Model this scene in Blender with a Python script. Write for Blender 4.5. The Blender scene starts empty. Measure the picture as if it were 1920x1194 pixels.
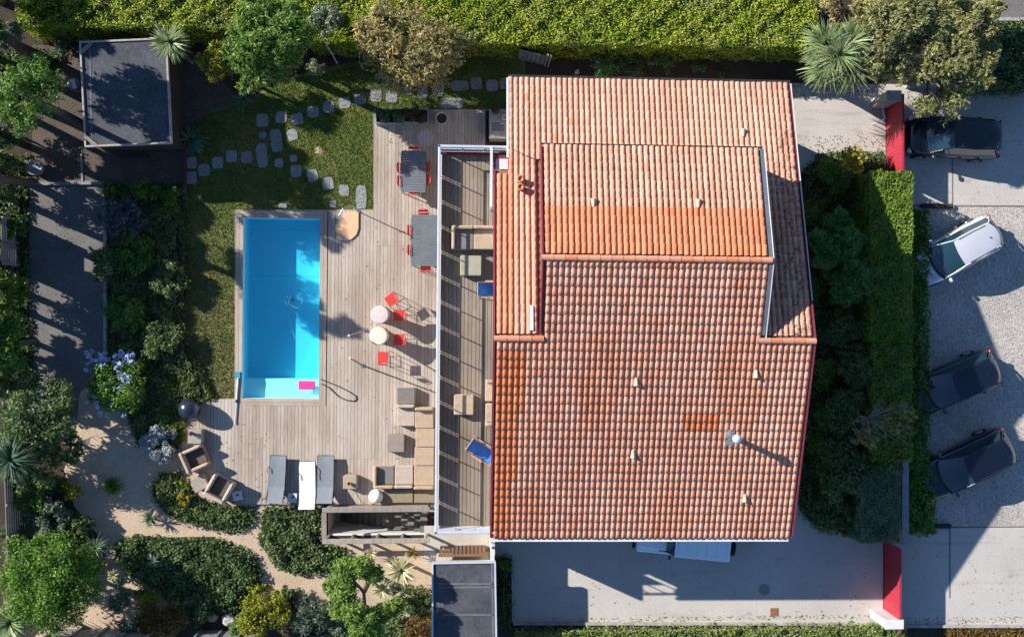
import bpy, bmesh, math, random
import numpy as np
from mathutils import Vector
from mathutils.geometry import tessellate_polygon

R = math.radians
random.seed(7)
RNG = np.random.default_rng(11)
scene = bpy.context.scene
COL = scene.collection

# ------------------------------------------------------------------ camera
CAM_H = 41.0            # drone height above the ground
K = 1763.0              # focal length in photo pixels (photo 1920 wide)
NADIR = 885.0           # photo column straight below the drone
TILT = math.atan((960 - NADIR) / K)
cd = bpy.data.cameras.new('camera')
cam = bpy.data.objects.new('camera', cd)
COL.objects.link(cam)
cam.location = (0, 0, CAM_H)
cam.rotation_euler = (0, -TILT, 0)
cd.sensor_width = 36
cd.lens = K * 36 / 1920
cd.clip_end = 1000
scene.camera = cam

# ------------------------------------------------------------------ sky and sun
SUN_EL = R(28)
LX, LY = 0.908, -0.418              # direction the light travels on the ground
world = bpy.data.worlds.new('World')
scene.world = world
world.use_nodes = True
wn = world.node_tree
sky = wn.nodes.new('ShaderNodeTexSky')
sky.sky_type = 'NISHITA'
sky.sun_disc = False
sky.sun_elevation = SUN_EL
sky.sun_rotation = math.atan2(-LX, -LY)
sky.air_density = 1.0
sky.dust_density = 0.2
sky.ozone_density = 6.0
wn.links.new(sky.outputs[0], wn.nodes['Background'].inputs[0])
wn.nodes['Background'].inputs[1].default_value = 0.085
sd = bpy.data.lights.new('sun', 'SUN')
sd.energy = 5.0
sd.angle = R(0.5)
sd.color = (1.0, 0.945, 0.87)
sun = bpy.data.objects.new('sun', sd)
COL.objects.link(sun)
ld = Vector((LX * math.cos(SUN_EL), LY * math.cos(SUN_EL), -math.sin(SUN_EL)))
sun.rotation_euler = ld.to_track_quat('-Z', 'Y').to_euler()
sun.location = (-30, 14, 40)
scene.view_settings.view_transform = 'Standard'
scene.view_settings.look = 'None'
scene.view_settings.exposure = 0.95
scene.view_settings.gamma = 1.0
scene.render.engine = 'CYCLES'
scene.cycles.max_bounces = 6
scene.cycles.transparent_max_bounces = 12


def P(px, py, z=0.0):
    """photo pixel -> point of that viewing ray at height z"""
    dx = (px - 960) / K
    dy = -(py - 597) / K
    c, s = math.cos(TILT), math.sin(TILT)
    x = dx * c + s
    zz = dx * s - c
    t = (z - CAM_H) / zz
    return (x * t, dy * t, z)


def PX(z=0.0):
    return K / (CAM_H - z)


# ------------------------------------------------------------------ materials
def new_mat(name):
    m = bpy.data.materials.new(name)
    m.use_nodes = True
    nt = m.node_tree
    return m, nt, nt.nodes['Principled BSDF']


def N(nt, kind, **kw):
    n = nt.nodes.new(kind)
    for k, v in kw.items():
        setattr(n, k, v)
    return n


def c4(c):
    return (c[0], c[1], c[2], 1)


def mix_rgb(nt, fac, a, b, blend='MIX'):
    n = N(nt, 'ShaderNodeMix', data_type='RGBA', blend_type=blend)
    for sock, v in ((n.inputs[0], fac), (n.inputs[6], a), (n.inputs[7], b)):
        if isinstance(v, bpy.types.NodeSocket):
            nt.links.new(v, sock)
        elif isinstance(v, (int, float)):
            sock.default_value = v
        else:
            sock.default_value = c4(v)
    return n.outputs[2]


def noise(nt, scale, coords, detail=4, rough=0.6):
    n = N(nt, 'ShaderNodeTexNoise')
    n.inputs['Scale'].default_value = scale
    n.inputs['Detail'].default_value = detail
    n.inputs['Roughness'].default_value = rough
    nt.links.new(coords, n.inputs['Vector'])
    return n.outputs[0]


def ramp(nt, fac, lo, hi):
    n = N(nt, 'ShaderNodeMapRange')
    n.inputs[1].default_value = lo
    n.inputs[2].default_value = hi
    nt.links.new(fac, n.inputs[0])
    return n.outputs[0]


def geo_pos(nt):
    return N(nt, 'ShaderNodeNewGeometry').outputs['Position']


def mapping(nt, vec, scale=(1, 1, 1)):
    n = N(nt, 'ShaderNodeMapping')
    n.inputs['Scale'].default_value = scale
    nt.links.new(vec, n.inputs['Vector'])
    return n.outputs[0]


def bump(nt, bsdf, height, strength=0.3, dist=0.02):
    n = N(nt, 'ShaderNodeBump')
    n.inputs['Strength'].default_value = strength
    n.inputs['Distance'].default_value = dist
    nt.links.new(height, n.inputs['Height'])
    nt.links.new(n.outputs[0], bsdf.inputs['Normal'])


MATS = {}


def mat(name, a, b=None, scale=4.0, rough=0.7, metal=0.0, spec=0.3, fine=None, bstr=0.0, rnd=0.0, stretch=(1, 1, 1), coat=0.0):
    """plain procedural surface: two tones by noise, finer speckle, slight bump"""
    if name in MATS:
        return MATS[name]
    m, nt, bs = new_mat(name)
    b = b or tuple(v * 0.8 for v in a)
    tc = N(nt, 'ShaderNodeTexCoord').outputs['Object']
    tc = mapping(nt, tc, stretch)
    f = ramp(nt, noise(nt, scale, tc), 0.3, 0.7)
    col = mix_rgb(nt, f, a, b)
    if fine:
        f2 = ramp(nt, noise(nt, fine[0], tc, 2), 0.35, 0.65)
        col = mix_rgb(nt, f2, col, mix_rgb(nt, 1.0, col, (fine[1],) * 3, 'MULTIPLY'))
    if rnd:
        oi = N(nt, 'ShaderNodeObjectInfo').outputs['Random']
        mr = N(nt, 'ShaderNodeMapRange')
        mr.inputs[3].default_value = 1 - rnd
        mr.inputs[4].default_value = 1 + rnd
        nt.links.new(oi, mr.inputs[0])
        cb = N(nt, 'ShaderNodeCombineColor')
        for i in range(3):
            nt.links.new(mr.outputs[0], cb.inputs[i])
        col = mix_rgb(nt, 1.0, col, cb.outputs[0], 'MULTIPLY')
    nt.links.new(col, bs.inputs['Base Color'])
    bs.inputs['Roughness'].default_value = rough
    bs.inputs['Metallic'].default_value = metal
    bs.inputs['Specular IOR Level'].default_value = spec
    bs.inputs['Coat Weight'].default_value = coat
    if bstr:
        bump(nt, bs, noise(nt, fine[0] if fine else scale * 6, tc, 3), bstr)
    MATS[name] = m
    return m


def leaf_mat(name, a, b, c=None, trans=0.3, rough=0.5, patch=None):
    """leaves: colour runs a..b(..c) by leaf, shifted by clump noise"""
    if name in MATS:
        return MATS[name]
    m, nt, bs = new_mat(name)
    at = N(nt, 'ShaderNodeAttribute', attribute_name='rnd').outputs['Fac']
    f = ramp(nt, noise(nt, 1.7, geo_pos(nt), 2), 0.3, 0.7)
    ad = N(nt, 'ShaderNodeMath', operation='MULTIPLY_ADD')
    nt.links.new(at, ad.inputs[0])
    ad.inputs[1].default_value = 0.62
    ml = N(nt, 'ShaderNodeMath', operation='MULTIPLY')
    nt.links.new(f, ml.inputs[0])
    ml.inputs[1].default_value = 0.38
    nt.links.new(ml.outputs[0], ad.inputs[2])
    cr = N(nt, 'ShaderNodeValToRGB')
    cr.color_ramp.elements[0].color = c4(a)
    cr.color_ramp.elements[0].position = 0.12
    cr.color_ramp.elements[1].color = c4(b)
    cr.color_ramp.elements[1].position = 0.72
    if c:
        e = cr.color_ramp.elements.new(0.9)
        e.color = c4(c)
    nt.links.new(ad.outputs[0], cr.inputs[0])
    col = cr.outputs[0]
    if patch:
        pf = ramp(nt, noise(nt, 0.55, geo_pos(nt), 5, .65), 0.52, 0.74)
        col = mix_rgb(nt, pf, col, mix_rgb(nt, .55, col, patch))
    nt.links.new(col, bs.inputs['Base Color'])
    bs.inputs['Roughness'].default_value = rough
    bs.inputs['Specular IOR Level'].default_value = 0.25
    tr = N(nt, 'ShaderNodeBsdfTranslucent')
    nt.links.new(col, tr.inputs[0])
    mx = N(nt, 'ShaderNodeMixShader')
    mx.inputs[0].default_value = trans
    nt.links.new(bs.outputs[0], mx.inputs[1])
    nt.links.new(tr.outputs[0], mx.inputs[2])
    nt.links.new(mx.outputs[0], nt.nodes['Material Output'].inputs[0])
    MATS[name] = m
    return m


def weave_mat(name, a, b):
    m, nt, bs = new_mat(name)
    tc = N(nt, 'ShaderNodeTexCoord').outputs['Object']
    br = N(nt, 'ShaderNodeTexBrick')
    br.inputs['Scale'].default_value = 9
    br.inputs['Color1'].default_value = c4(a)
    br.inputs['Color2'].default_value = c4(b)
    br.inputs['Mortar'].default_value = c4([v * 0.6 for v in b])
    br.inputs['Mortar Size'].default_value = 0.035
    br.inputs['Brick Width'].default_value = 0.55
    br.inputs['Row Height'].default_value = 0.3
    nt.links.new(tc, br.inputs['Vector'])
    f = ramp(nt, noise(nt, 3, tc), 0.3, 0.7)
    nt.links.new(mix_rgb(nt, f, br.outputs[0], mix_rgb(nt, 1.0, br.outputs[0], (0.82, 0.8, 0.78), 'MULTIPLY')), bs.inputs['Base Color'])
    bs.inputs['Roughness'].default_value = 0.75
    bump(nt, bs, br.outputs[1], 0.5, -0.01)
    MATS[name] = m
    return m


# ------------------------------------------------------------------ mesh building
class MB:
    def __init__(s):
        s.v, s.f, s.smooth = [], [], []

    def add(s, vs, fs, smooth=False):
        o = len(s.v)
        s.v += [tuple(v) for v in vs]
        s.f += [tuple(i + o for i in f) for f in fs]
        s.smooth += [smooth] * len(fs)
        return s

    def box(s, c, d, rz=0.0, rx=0.0, ry=0.0, taper=1.0, bev=0.0):
        hx, hy, hz = d[0] / 2, d[1] / 2, d[2] / 2
        if bev > 0:
            b = min(bev, hx * .9, hy * .9, hz * .9)
            pts, fs = [], []
            ring = [(hx - b, -hy), (hx, -hy + b), (hx, hy - b), (hx - b, hy), (-hx + b, hy), (-hx, hy - b), (-hx, -hy + b), (-hx + b, -hy)]
            k = [(1 - b / hx, -hz), (1, -hz + b), (1, hz - b), (1 - b / hx, hz)]
            for q, (sc, z) in enumerate(k):
                ins = b if q in (0, 3) else 0
                for x, y in ring:
                    pts.append((math.copysign(max(abs(x) - ins, 0.0), x), math.copysign(max(abs(y) - ins, 0.0), y), z))
            for q in range(3):
                for i in range(8):
                    fs.append((q * 8 + i, q * 8 + (i + 1) % 8, q * 8 + 8 + (i + 1) % 8, q * 8 + 8 + i))
            fs.append(tuple(range(7, -1, -1)))
            fs.append(tuple(range(24, 32)))
        else:
            t = taper
            pts = [(-hx, -hy, -hz), (hx, -hy, -hz), (hx, hy, -hz), (-hx, hy, -hz), (-hx * t, -hy * t, hz), (hx * t, -hy * t, hz), (hx * t, hy * t, hz), (-hx * t, hy * t, hz)]
            fs = [(3, 2, 1, 0), (4, 5, 6, 7), (0, 1, 5, 4), (1, 2, 6, 5), (2, 3, 7, 6), (3, 0, 4, 7)]
        cx, sx, cy, sy, cz, sz = math.cos(rx), math.sin(rx), math.cos(ry), math.sin(ry), math.cos(rz), math.sin(rz)
        out = []
        for x, y, z in pts:
            y, z = y * cx - z * sx, y * sx + z * cx
            x, z = x * cy + z * sy, -x * sy + z * cy
            x, y = x * cz - y * sz, x * sz + y * cz
            out.append((x + c[0], y + c[1], z + c[2]))
        return s.add(out, fs)

    def cyl(s, a, b, r0, r1=None, n=10, cap=True):
        r1 = r0 if r1 is None else r1
        a, b = Vector(a), Vector(b)
        d = (b - a)
        if d.length < 1e-6:
            return s
        d.normalize()
        u = d.orthogonal().normalized()
        w = d.cross(u)
        pts = []
        for c, r in ((a, r0), (b, r1)):
            for i in range(n):
                t = 2 * math.pi * i / n
                pts.append(c + u * (r * math.cos(t)) + w * (r * math.sin(t)))
        fs = [(i, (i + 1) % n, n + (i + 1) % n, n + i) for i in range(n)]
        s.add(pts, fs, True)
        if cap:
            s.add(pts, [tuple(range(n - 1, -1, -1)), tuple(range(n, 2 * n))])
        return s

    def tube(s, pts, r, n=8):
        rs = r if isinstance(r, (list, tuple)) else [r] * len(pts)
        for i in range(len(pts) - 1):
            s.cyl(pts[i], pts[i + 1], rs[i], rs[i + 1], n)
        return s

    def lathe(s, prof, c=(0, 0, 0), n=24):
        pts, fs = [], []
        for r, z in prof:
            for i in range(n):
                t = 2 * math.pi * i / n
                pts.append((c[0] + r * math.cos(t), c[1] + r * math.sin(t), c[2] + z))
        for k in range(len(prof) - 1):
            for i in range(n):
                fs.append((k * n + i, k * n + (i + 1) % n, k * n + n + (i + 1) % n, k * n + n + i))
        return s.add(pts, fs, True)

    def prism(s, poly, z0, z1):
        n = len(poly)
        pts = [(x, y, z0) for x, y in poly] + [(x, y, z1) for x, y in poly]
        fs = [tuple(range(n - 1, -1, -1)), tuple(range(n, 2 * n))]
        fs += [(i, (i + 1) % n, n + (i + 1) % n, n + i) for i in range(n)]
        return s.add(pts, fs)

    def grid(s, rows, smooth=True):
        n = len(rows[0])
        pts = [p for r in rows for p in r]
        fs = []
        for i in range(len(rows) - 1):
            for j in range(n - 1):
                fs.append((i * n + j, i * n + j + 1, i * n + n + j + 1, i * n + n + j))
        return s.add(pts, fs, smooth)

    def mesh(s, name, m=None):
        me = bpy.data.meshes.new(name)
        me.from_pydata(s.v, [], s.f)
        me.polygons.foreach_set('use_smooth', s.smooth)
        if m:
            me.materials.append(m)
        return me

    def build(s, name, m, parent=None, loc=None, rz=0.0):
        return link(name, s.mesh(name, m), parent, loc, rz)


def link(name, me, parent=None, loc=None, rz=0.0):
    o = bpy.data.objects.new(name, me)
    COL.objects.link(o)
    if parent:
        o.parent = parent
    if loc:
        o.location = loc
    if rz:
        o.rotation_euler = (0, 0, rz)
    return o


def thing(name, label, cat, loc=(0, 0, 0), rz=0.0, group=None):
    o = link(name, None, None, loc, rz)
    o.empty_display_size = 0.2
    return tag(o, label, cat, group)


def tag(o, label=None, cat=None, group=None, kind=None):
    if label:
        o['label'] = label
    if cat:
        o['category'] = cat
    if group:
        o['group'] = group
    if kind:
        o['kind'] = kind
    return o


def dup(o, loc, rz=0.0, label=None, parent=None):
    c = o.copy()
    COL.objects.link(c)
    if parent is None:
        c.location = loc
        c.rotation_euler = (0, 0, rz)
        if label:
            c['label'] = label
    else:
        c.parent = parent
    for ch in list(o.children):
        dup(ch, None, 0, None, c)
    return c


def np_mesh(name, V, F, mats, rnd=None, midx=None, smooth=False, attrs=()):
    """mesh from numpy arrays; F is (n,k)"""
    me = bpy.data.meshes.new(name)
    V = np.asarray(V, dtype=np.float32)
    F = np.asarray(F, dtype=np.int32)
    nf, k = F.shape
    me.vertices.add(len(V))
    me.vertices.foreach_set('co', V.ravel())
    me.loops.add(nf * k)
    me.loops.foreach_set('vertex_index', F.ravel())
    me.polygons.add(nf)
    me.polygons.foreach_set('loop_start', np.arange(0, nf * k, k, dtype=np.int32))
    me.polygons.foreach_set('loop_total', np.full(nf, k, dtype=np.int32))
    if smooth:
        me.polygons.foreach_set('use_smooth', np.ones(nf, dtype=bool))
    for m in (mats if isinstance(mats, (list, tuple)) else [mats]):
        me.materials.append(m)
    if midx is not None:
        me.polygons.foreach_set('material_index', np.asarray(midx, dtype=np.int32))
    me.update(calc_edges=True)
    if rnd is not None:
        a = me.attributes.new('rnd', 'FLOAT', 'FACE')
        a.data.foreach_set('value', np.asarray(rnd, dtype=np.float32))
    for nm, ty, dom, arr in attrs:
        a = me.attributes.new(nm, ty, dom)
        a.data.foreach_set('color' if ty == 'FLOAT_COLOR' else 'value', np.asarray(arr, dtype=np.float32).ravel())
    return me


# ------------------------------------------------------------------ foliage
def unit(a):
    return a / np.maximum(np.linalg.norm(a, axis=1, keepdims=True), 1e-9)


def leaf_quads(pos, tan, nrm, L, W):
    tan = unit(tan)
    side = unit(np.cross(nrm, tan))
    n = len(pos)
    L = (L * (0.65 + 0.7 * RNG.random(n)))[:, None]
    W = (W * (0.65 + 0.7 * RNG.random(n)))[:, None]
    V = np.empty((n, 4, 3))
    V[:, 0] = pos - tan * L / 2
    V[:, 1] = pos + side * W / 2 - tan * L * 0.06
    V[:, 2] = pos + tan * L / 2
    V[:, 3] = pos - side * W / 2 - tan * L * 0.06
    return V.reshape(-1, 3), np.arange(n * 4).reshape(n, 4), RNG.random(n)


def leaves_obj(name, m, parent, pos, tan, nrm, L, W):
    V, F, r = leaf_quads(pos, tan, nrm, L, W)
    return link(name, np_mesh(name, V, F, m, r), parent)


def clump_leaves(clumps, n, mode='leaf', up=0.35, centre=None):
    """leaf positions, directions and normals on the shells of clumps, or along feathery plumes"""
    c = np.array(clumps, dtype=float)
    if mode == 'spray':
        k = max(len(c), n // 55)
        w = c[:, 3] ** 2
        pi = RNG.choice(len(c), k, p=w / w.sum())
        d = unit(RNG.normal(size=(k, 3)) + np.array([0, 0, .55]))
        if centre is not None:
            d = unit(d * .8 + unit(c[pi, :3] - np.array(centre)) * .6 + np.array([0, 0, .15]))
        base = c[pi, :3] + d * (c[pi, 3] * RNG.uniform(-.1, .35, k))[:, None]
        ln = c[pi, 3] * RNG.uniform(.55, 1.15, k)
        idx = RNG.integers(0, k, n)
        s = RNG.random(n) ** .8
        rad = ln[idx] * .24 * np.sin(np.pi * np.clip(s * .85 + .1, 0, 1))
        off = unit(RNG.normal(size=(n, 3)))
        pos = base[idx] + d[idx] * (ln[idx] * s)[:, None] + off * (rad * RNG.random(n) ** .5)[:, None]
        pos[:, 2] -= .12 * ln[idx] * s * s
        tan = unit(d[idx] * .9 + off * .8 + RNG.normal(size=(n, 3)) * .25)
        nrm = np.cross(tan, RNG.normal(size=(n, 3)))
        nrm[nrm[:, 2] < 0] *= -1
    else:
        w = c[:, 3] ** 2
        idx = RNG.choice(len(c), n, p=w / w.sum())
        d = unit(RNG.normal(size=(n, 3)))
        low = (d[:, 2] < -0.15) & (RNG.random(n) < 0.8)
        d[low, 2] *= -1
        rad = c[idx, 3] * (0.5 + 0.6 * RNG.random(n) ** 0.8)
        pos = c[idx, :3] + d * rad[:, None]
        nrm = unit(d * 0.6 + RNG.normal(size=(n, 3)) * 0.45 + np.array([0, 0, up]))
        tan = np.cross(nrm, RNG.normal(size=(n, 3)))
    pos[:, 2] = np.maximum(pos[:, 2], 0.03)
    return pos, tan, nrm


def plant(name, label, cat, px, py, rpx, h, m, leaf=(0.1, 0.06), n=None, mode='leaf', clumps=None, bark=None, group=None, crown='crown', oval=1.0, spots=None, cr=0.4, dens=1.0, b=None, fill=.55):
    """tree or shrub: Empty at its foot, tapered trunk with limbs, crown of leaf faces in clumps"""
    Rm = rpx / PX(h * 0.6)
    b = b or min(Rm * 0.8, h * 0.52)
    zc = h - b
    x, y, _ = P(px, py, zc)
    t = thing(name, label, cat, (x, y, 0), 0, group)
    cl = []
    if spots:
        for sx, sy, sr, sz in spots:
            q = P(sx, sy, sz)
            cl.append((q[0] - x, q[1] - y, sz, sr / PX(sz)))
    else:
        k = clumps or max(9, int(10 + Rm * 7))
        for i in range(k):
            d = unit(RNG.normal(size=(1, 3)))[0]
            d[2] = abs(d[2]) * (1 if random.random() < .8 else -0.5)
            rc = min(Rm * cr * random.uniform(0.6, 1.2), b)
            q = random.uniform(0.72, 1.12)
            c0 = (d[0] * (Rm - rc * .75) * q, d[1] * (Rm - rc * .75) * q * oval, zc + d[2] * max(b - rc * .6, 0.05) * q, rc * .8)
            cl.append(c0)
            for j in range(6):
                e = unit(RNG.normal(size=(1, 3)))[0]
                e[2] = abs(e[2]) * .9 - .1
                rs = rc * random.uniform(.28, .55)
                cl.append((c0[0] + e[0] * rc * .8, c0[1] + e[1] * rc * .8, c0[2] + e[2] * rc * .7, rs))
    area = math.pi * sum(c[3] ** 2 for c in cl) if spots else math.pi * Rm * Rm * 1.7
    n = n or int(dens * area * 2.3 / (leaf[0] * leaf[1] * 0.5))
    n = min(n, 32000)
    pos, tan, nrm = clump_leaves(cl, n, mode, centre=(0, 0, zc - b))
    if mode == 'spray':
        n2 = int(n * fill)
        p2 = clump_leaves(cl, n2, 'leaf')
        pos, tan, nrm = np.vstack([pos, p2[0]]), np.vstack([tan, p2[1]]), np.vstack([nrm, p2[2]])
    leaves_obj(crown, m, t, pos, tan, nrm, leaf[0], leaf[1])
    tb = MB()
    r0 = max(0.025, min(0.16, h * 0.03))
    top = (0, 0, max(zc - b * 0.3, h * .25))
    bend = (random.uniform(-.1, .1) * h * .3, random.uniform(-.1, .1) * h * .3, top[2] * .5)
    tb.tube([(0, 0, -0.05), bend, top], [r0 * 1.3, r0, r0 * .8], 7)
    for c in cl[0:56:7]:
        mid = (c[0] * .5, c[1] * .5, top[2] + (c[2] - top[2]) * .6)
        tb.tube([top, mid, c[:3]], [r0 * .6, r0 * .4, r0 * .15], 5)
    tb.build('trunk' if h > 1.6 else 'stem', bark or MATS['bark'], t)
    return t


def rosette(name, label, cat, px, py, rpx, h, m, n=60, width=0.05, heads=None, el=(-15, 85), droop=0.5, group=None, bark=True):
    """spiky plant: strap leaves radiating from one or several heads"""
    Rm = rpx / PX(h)
    x, y, _ = P(px, py, h)
    t = thing(name, label, cat, (x, y, 0), 0, group)
    hs = []
    for q in (heads or [(px, py, h)]):
        w = P(q[0], q[1], q[2])
        hs.append((w[0] - x, w[1] - y, q[2]))
    V, F, rr = [], [], []
    seg = 4
    for hx, hy, hz in hs:
        for i in range(n):
            az = random.uniform(0, 2 * math.pi)
            e = R(random.uniform(*el))
            ln = Rm * random.uniform(0.8, 1.12)
            r = random.random()
            dr = droop * random.uniform(0.5, 1.3)
            o = len(V)
            for k in range(seg + 1):
                s = k / seg
                e2 = e - dr * s * 1.2
                dd = ln * s
                q = (hx + math.cos(az) * math.cos(e2) * dd, hy + math.sin(az) * math.cos(e2) * dd, max(0.03, hz + math.sin(e2) * dd))
                w = width * (0.75 + .5 * s if s < .5 else 2.0 * (1 - s) + 0.06) * .5
                V.append((q[0] - math.sin(az) * w, q[1] + math.cos(az) * w, q[2]))
                V.append((q[0] + math.sin(az) * w, q[1] - math.cos(az) * w, q[2]))
                if k:
                    F.append((o + 2 * k - 2, o + 2 * k - 1, o + 2 * k + 1, o + 2 * k))
                    rr.append(r)
    link('leaves', np_mesh('leaves', V, F, m, rr), t)
    if bark and h > 0.5:
        tb = MB()
        for q in hs:
            tb.tube([(0, 0, -.05), (q[0] * .3, q[1] * .3, q[2] * .5), q], [.1, .07, .06], 7)
        tb.build('trunk', MATS['bark'], t)
    return t


def inside(poly, pts):
    x, y = pts[:, 0], pts[:, 1]
    r = np.zeros(len(pts), bool)
    n = len(poly)
    for i in range(n):
        x1, y1 = poly[i]
        x2, y2 = poly[(i + 1) % n]
        c = ((y1 > y) != (y2 > y)) & (x < (x2 - x1) * (y - y1) / (y2 - y1 + 1e-12) + x1)
        r ^= c
    return r


def lumps(x, y, s=1.0):
    return (np.sin(x * 2.1 * s + 1) * np.sin(y * 2.7 * s + 2) + np.sin(x * 4.7 * s + y * 3.1 * s) * .6 + np.sin(y * 6.3 * s - x * 5.2 * s + 1) * .4) / 2


def cover(name, label, cat, poly, h, m, leaf=(0.09, 0.06), dens=3.0, base=None, group=None, up=0.8):
    """low bed of ground cover nobody could count: a mound with leaves on it"""
    W = [P(px, py, h * .5)[:2] for px, py in poly]
    a = np.array(W)
    lo, hi = a.min(0), a.max(0)
    area = 0.5 * abs(sum(W[i][0] * W[(i + 1) % len(W)][1] - W[(i + 1) % len(W)][0] * W[i][1] for i in range(len(W))))
    st = 0.16
    gx, gy = np.meshgrid(np.arange(lo[0] - st, hi[0] + st, st), np.arange(lo[1] - st, hi[1] + st, st), indexing='ij')
    ins = inside(W, np.stack([gx.ravel(), gy.ravel()], 1)).reshape(gx.shape)
    er = ins.copy()
    for k in range(2):
        e2 = er.copy()
        e2[1:-1, 1:-1] = er[1:-1, 1:-1] & er[:-2, 1:-1] & er[2:, 1:-1] & er[1:-1, :-2] & er[1:-1, 2:]
        er = e2
    gz = np.where(er, h * (0.66 + 0.36 * lumps(gx, gy, 1.4)) - .05, np.where(ins, h * .08, -0.06))
    nx, ny = gx.shape
    V0 = np.stack([gx, gy, gz], -1).reshape(-1, 3)
    ii, jj = np.meshgrid(np.arange(nx - 1), np.arange(ny - 1), indexing='ij')
    keep = (ins[:-1, :-1] | ins[1:, :-1] | ins[:-1, 1:] | ins[1:, 1:])
    ii, jj = ii[keep], jj[keep]
    F0 = np.stack([ii * ny + jj, (ii + 1) * ny + jj, (ii + 1) * ny + jj + 1, ii * ny + jj + 1], 1)
    n = min(int(area * dens / (leaf[0] * leaf[1] * .5)), 45000)
    pts = lo + (hi - lo) * RNG.random((n * 3, 2))
    pts = pts[inside(W, pts)][:n]
    pts = pts + RNG.normal(size=pts.shape) * .07
    n = len(pts)
    ci = np.clip(((pts[:, 0] - gx[0, 0]) / st).round().astype(int), 0, nx - 1)
    cj = np.clip(((pts[:, 1] - gy[0, 0]) / st).round().astype(int), 0, ny - 1)
    rim = ~er[ci, cj]
    z = gz[ci, cj] + RNG.random(n) * np.where(rim, h * .5, .12 * (0.6 + h)) + 0.02
    pos = np.column_stack([pts, np.maximum(z, .03)])
    nrm = unit(RNG.normal(size=(n, 3)) * .6 + np.array([0, 0, up]))
    tan = np.cross(nrm, RNG.normal(size=(n, 3)))
    V, F, r = leaf_quads(pos, tan, nrm, *leaf)
    me = np_mesh(name, np.vstack([V0, V]), np.vstack([F0, F + len(V0)]), [MATS['litter'], m], np.concatenate([np.zeros(len(F0)), r]), np.concatenate([np.zeros(len(F0)), np.ones(len(F))]))
    o = link(name, me)
    return tag(o, label, cat, group, 'stuff')


def hedge(name, label, x0, y0, x1, y1, h, m, leaf=(0.08, 0.06), dens=3.2, rough=0.1, group=None, top_pts=None, cat='hedge'):
    """clipped hedge: leaf faces over a woody core; pixel box is the outline of its top"""
    A = P(x0, y1, h)
    B = P(x1, y0, h)
    w, d = B[0] - A[0], B[1] - A[1]
    cx, cy = (A[0] + B[0]) / 2, (A[1] + B[1]) / 2
    t = thing(name, label, cat, (cx, cy, 0), 0, group)
    MB().box((0, 0, h / 2 - .2), (w - .5, d - .5, h - .4)).build('inner_branches', MATS['litter'], t)
    la = leaf[0] * leaf[1] * .5
    P_, N_ = [], []
    for area, kind in ((w * d, 't'), (w * h * .8, 's'), (w * h * .4, 'n'), (d * h * .8, 'w'), (d * h * .8, 'e')):
        n = int(min(area * dens * (1 if kind == 't' else .7) / la, 60000))
        u, v = RNG.random(n), RNG.random(n)
        j = (RNG.random(n) - .75) * rough
        if kind == 't':
            p = np.column_stack([(u - .5) * w, (v - .5) * d, h + j])
            p[:, 2] += lumps(p[:, 0] + cx, p[:, 1] + cy, 1.3) * rough * .9 - rough * .5
            q = np.tile([-.25, .1, 1.0], (n, 1))
        elif kind in 'sn':
            sg = -1 if kind == 's' else 1
            p = np.column_stack([(u - .5) * w, np.full(n, sg * d / 2) + sg * j, v * h])
            p[:, 1] += lumps(p[:, 0], p[:, 2], 1.5) * rough * .6
            q = np.tile([0, sg, 0.2], (n, 1))
        else:
            sg = -1 if kind == 'w' else 1
            p = np.column_stack([np.full(n, sg * w / 2) + sg * j, (u - .5) * d, v * h])
            p[:, 0] += lumps(p[:, 1], p[:, 2], 1.5) * rough * .6
            q = np.tile([sg, 0, 0.2], (n, 1))
        P_.append(p)
        N_.append(q)
    pos = np.vstack(P_)
    nrm = unit(np.vstack(N_) * .8 + RNG.normal(size=pos.shape) * .55)
    tan = np.cross(nrm, RNG.normal(size=pos.shape))
    leaves_obj('foliage', m, t, pos, tan, nrm, *leaf)
    return t


def sheet(name, m, poly, z, holes=(), world_pts=False, wholes=(), kind='structure'):
    conv = (lambda p: p) if world_pts else (lambda p: P(p[0], p[1], z)[:2])
    rings = [[Vector((*conv(p), 0)) for p in poly]] + [[Vector((*conv(p), 0)) for p in hh] for hh in holes] + [[Vector((*p, 0)) for p in hh] for hh in wholes]
    tri = tessellate_polygon(rings)
    pts = [(v.x, v.y, z) for r in rings for v in r]
    me = bpy.data.meshes.new(name)
    me.from_pydata(pts, [], [tuple(t) for t in tri])
    me.materials.append(m)
    bm = bmesh.new()
    bm.from_mesh(me)
    bmesh.ops.recalc_face_normals(bm, faces=bm.faces)
    for f in bm.faces:
        if f.normal.z < 0:
            f.normal_flip()
    bm.to_mesh(me)
    bm.free()
    o = link(name, me)
    return tag(o, kind=kind)

# ------------------------------------------------------------------ surface materials
mat('bark', (0.16, 0.12, 0.09), (0.09, 0.07, 0.05), 8, 0.9, bstr=0.4)
mat('litter', (0.028, 0.026, 0.014), (0.014, 0.016, 0.008), 5, 0.95)
mat('soil', (0.075, 0.055, 0.04), (0.04, 0.03, 0.022), 0.7, 0.95, fine=(14, 0.6), bstr=0.5)
mat('sand', (0.56, 0.43, 0.31), (0.46, 0.35, 0.25), 1.2, 0.95, fine=(16, 0.72), bstr=0.6)
mat('asphalt', (0.19, 0.18, 0.17), (0.14, 0.135, 0.13), 0.8, 0.95, fine=(18, 0.7), bstr=0.3)
mat('paving', (0.125, 0.10, 0.08), (0.085, 0.068, 0.055), 0.9, 0.95, fine=(12, 0.7), bstr=0.3)
mat('stone', (0.30, 0.30, 0.31), (0.22, 0.22, 0.235), 5, 0.85, fine=(26, 0.8), bstr=0.25, rnd=0.12)
mat('rock', (0.42, 0.40, 0.37), (0.25, 0.24, 0.23), 3, 0.9, bstr=0.6)
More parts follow.
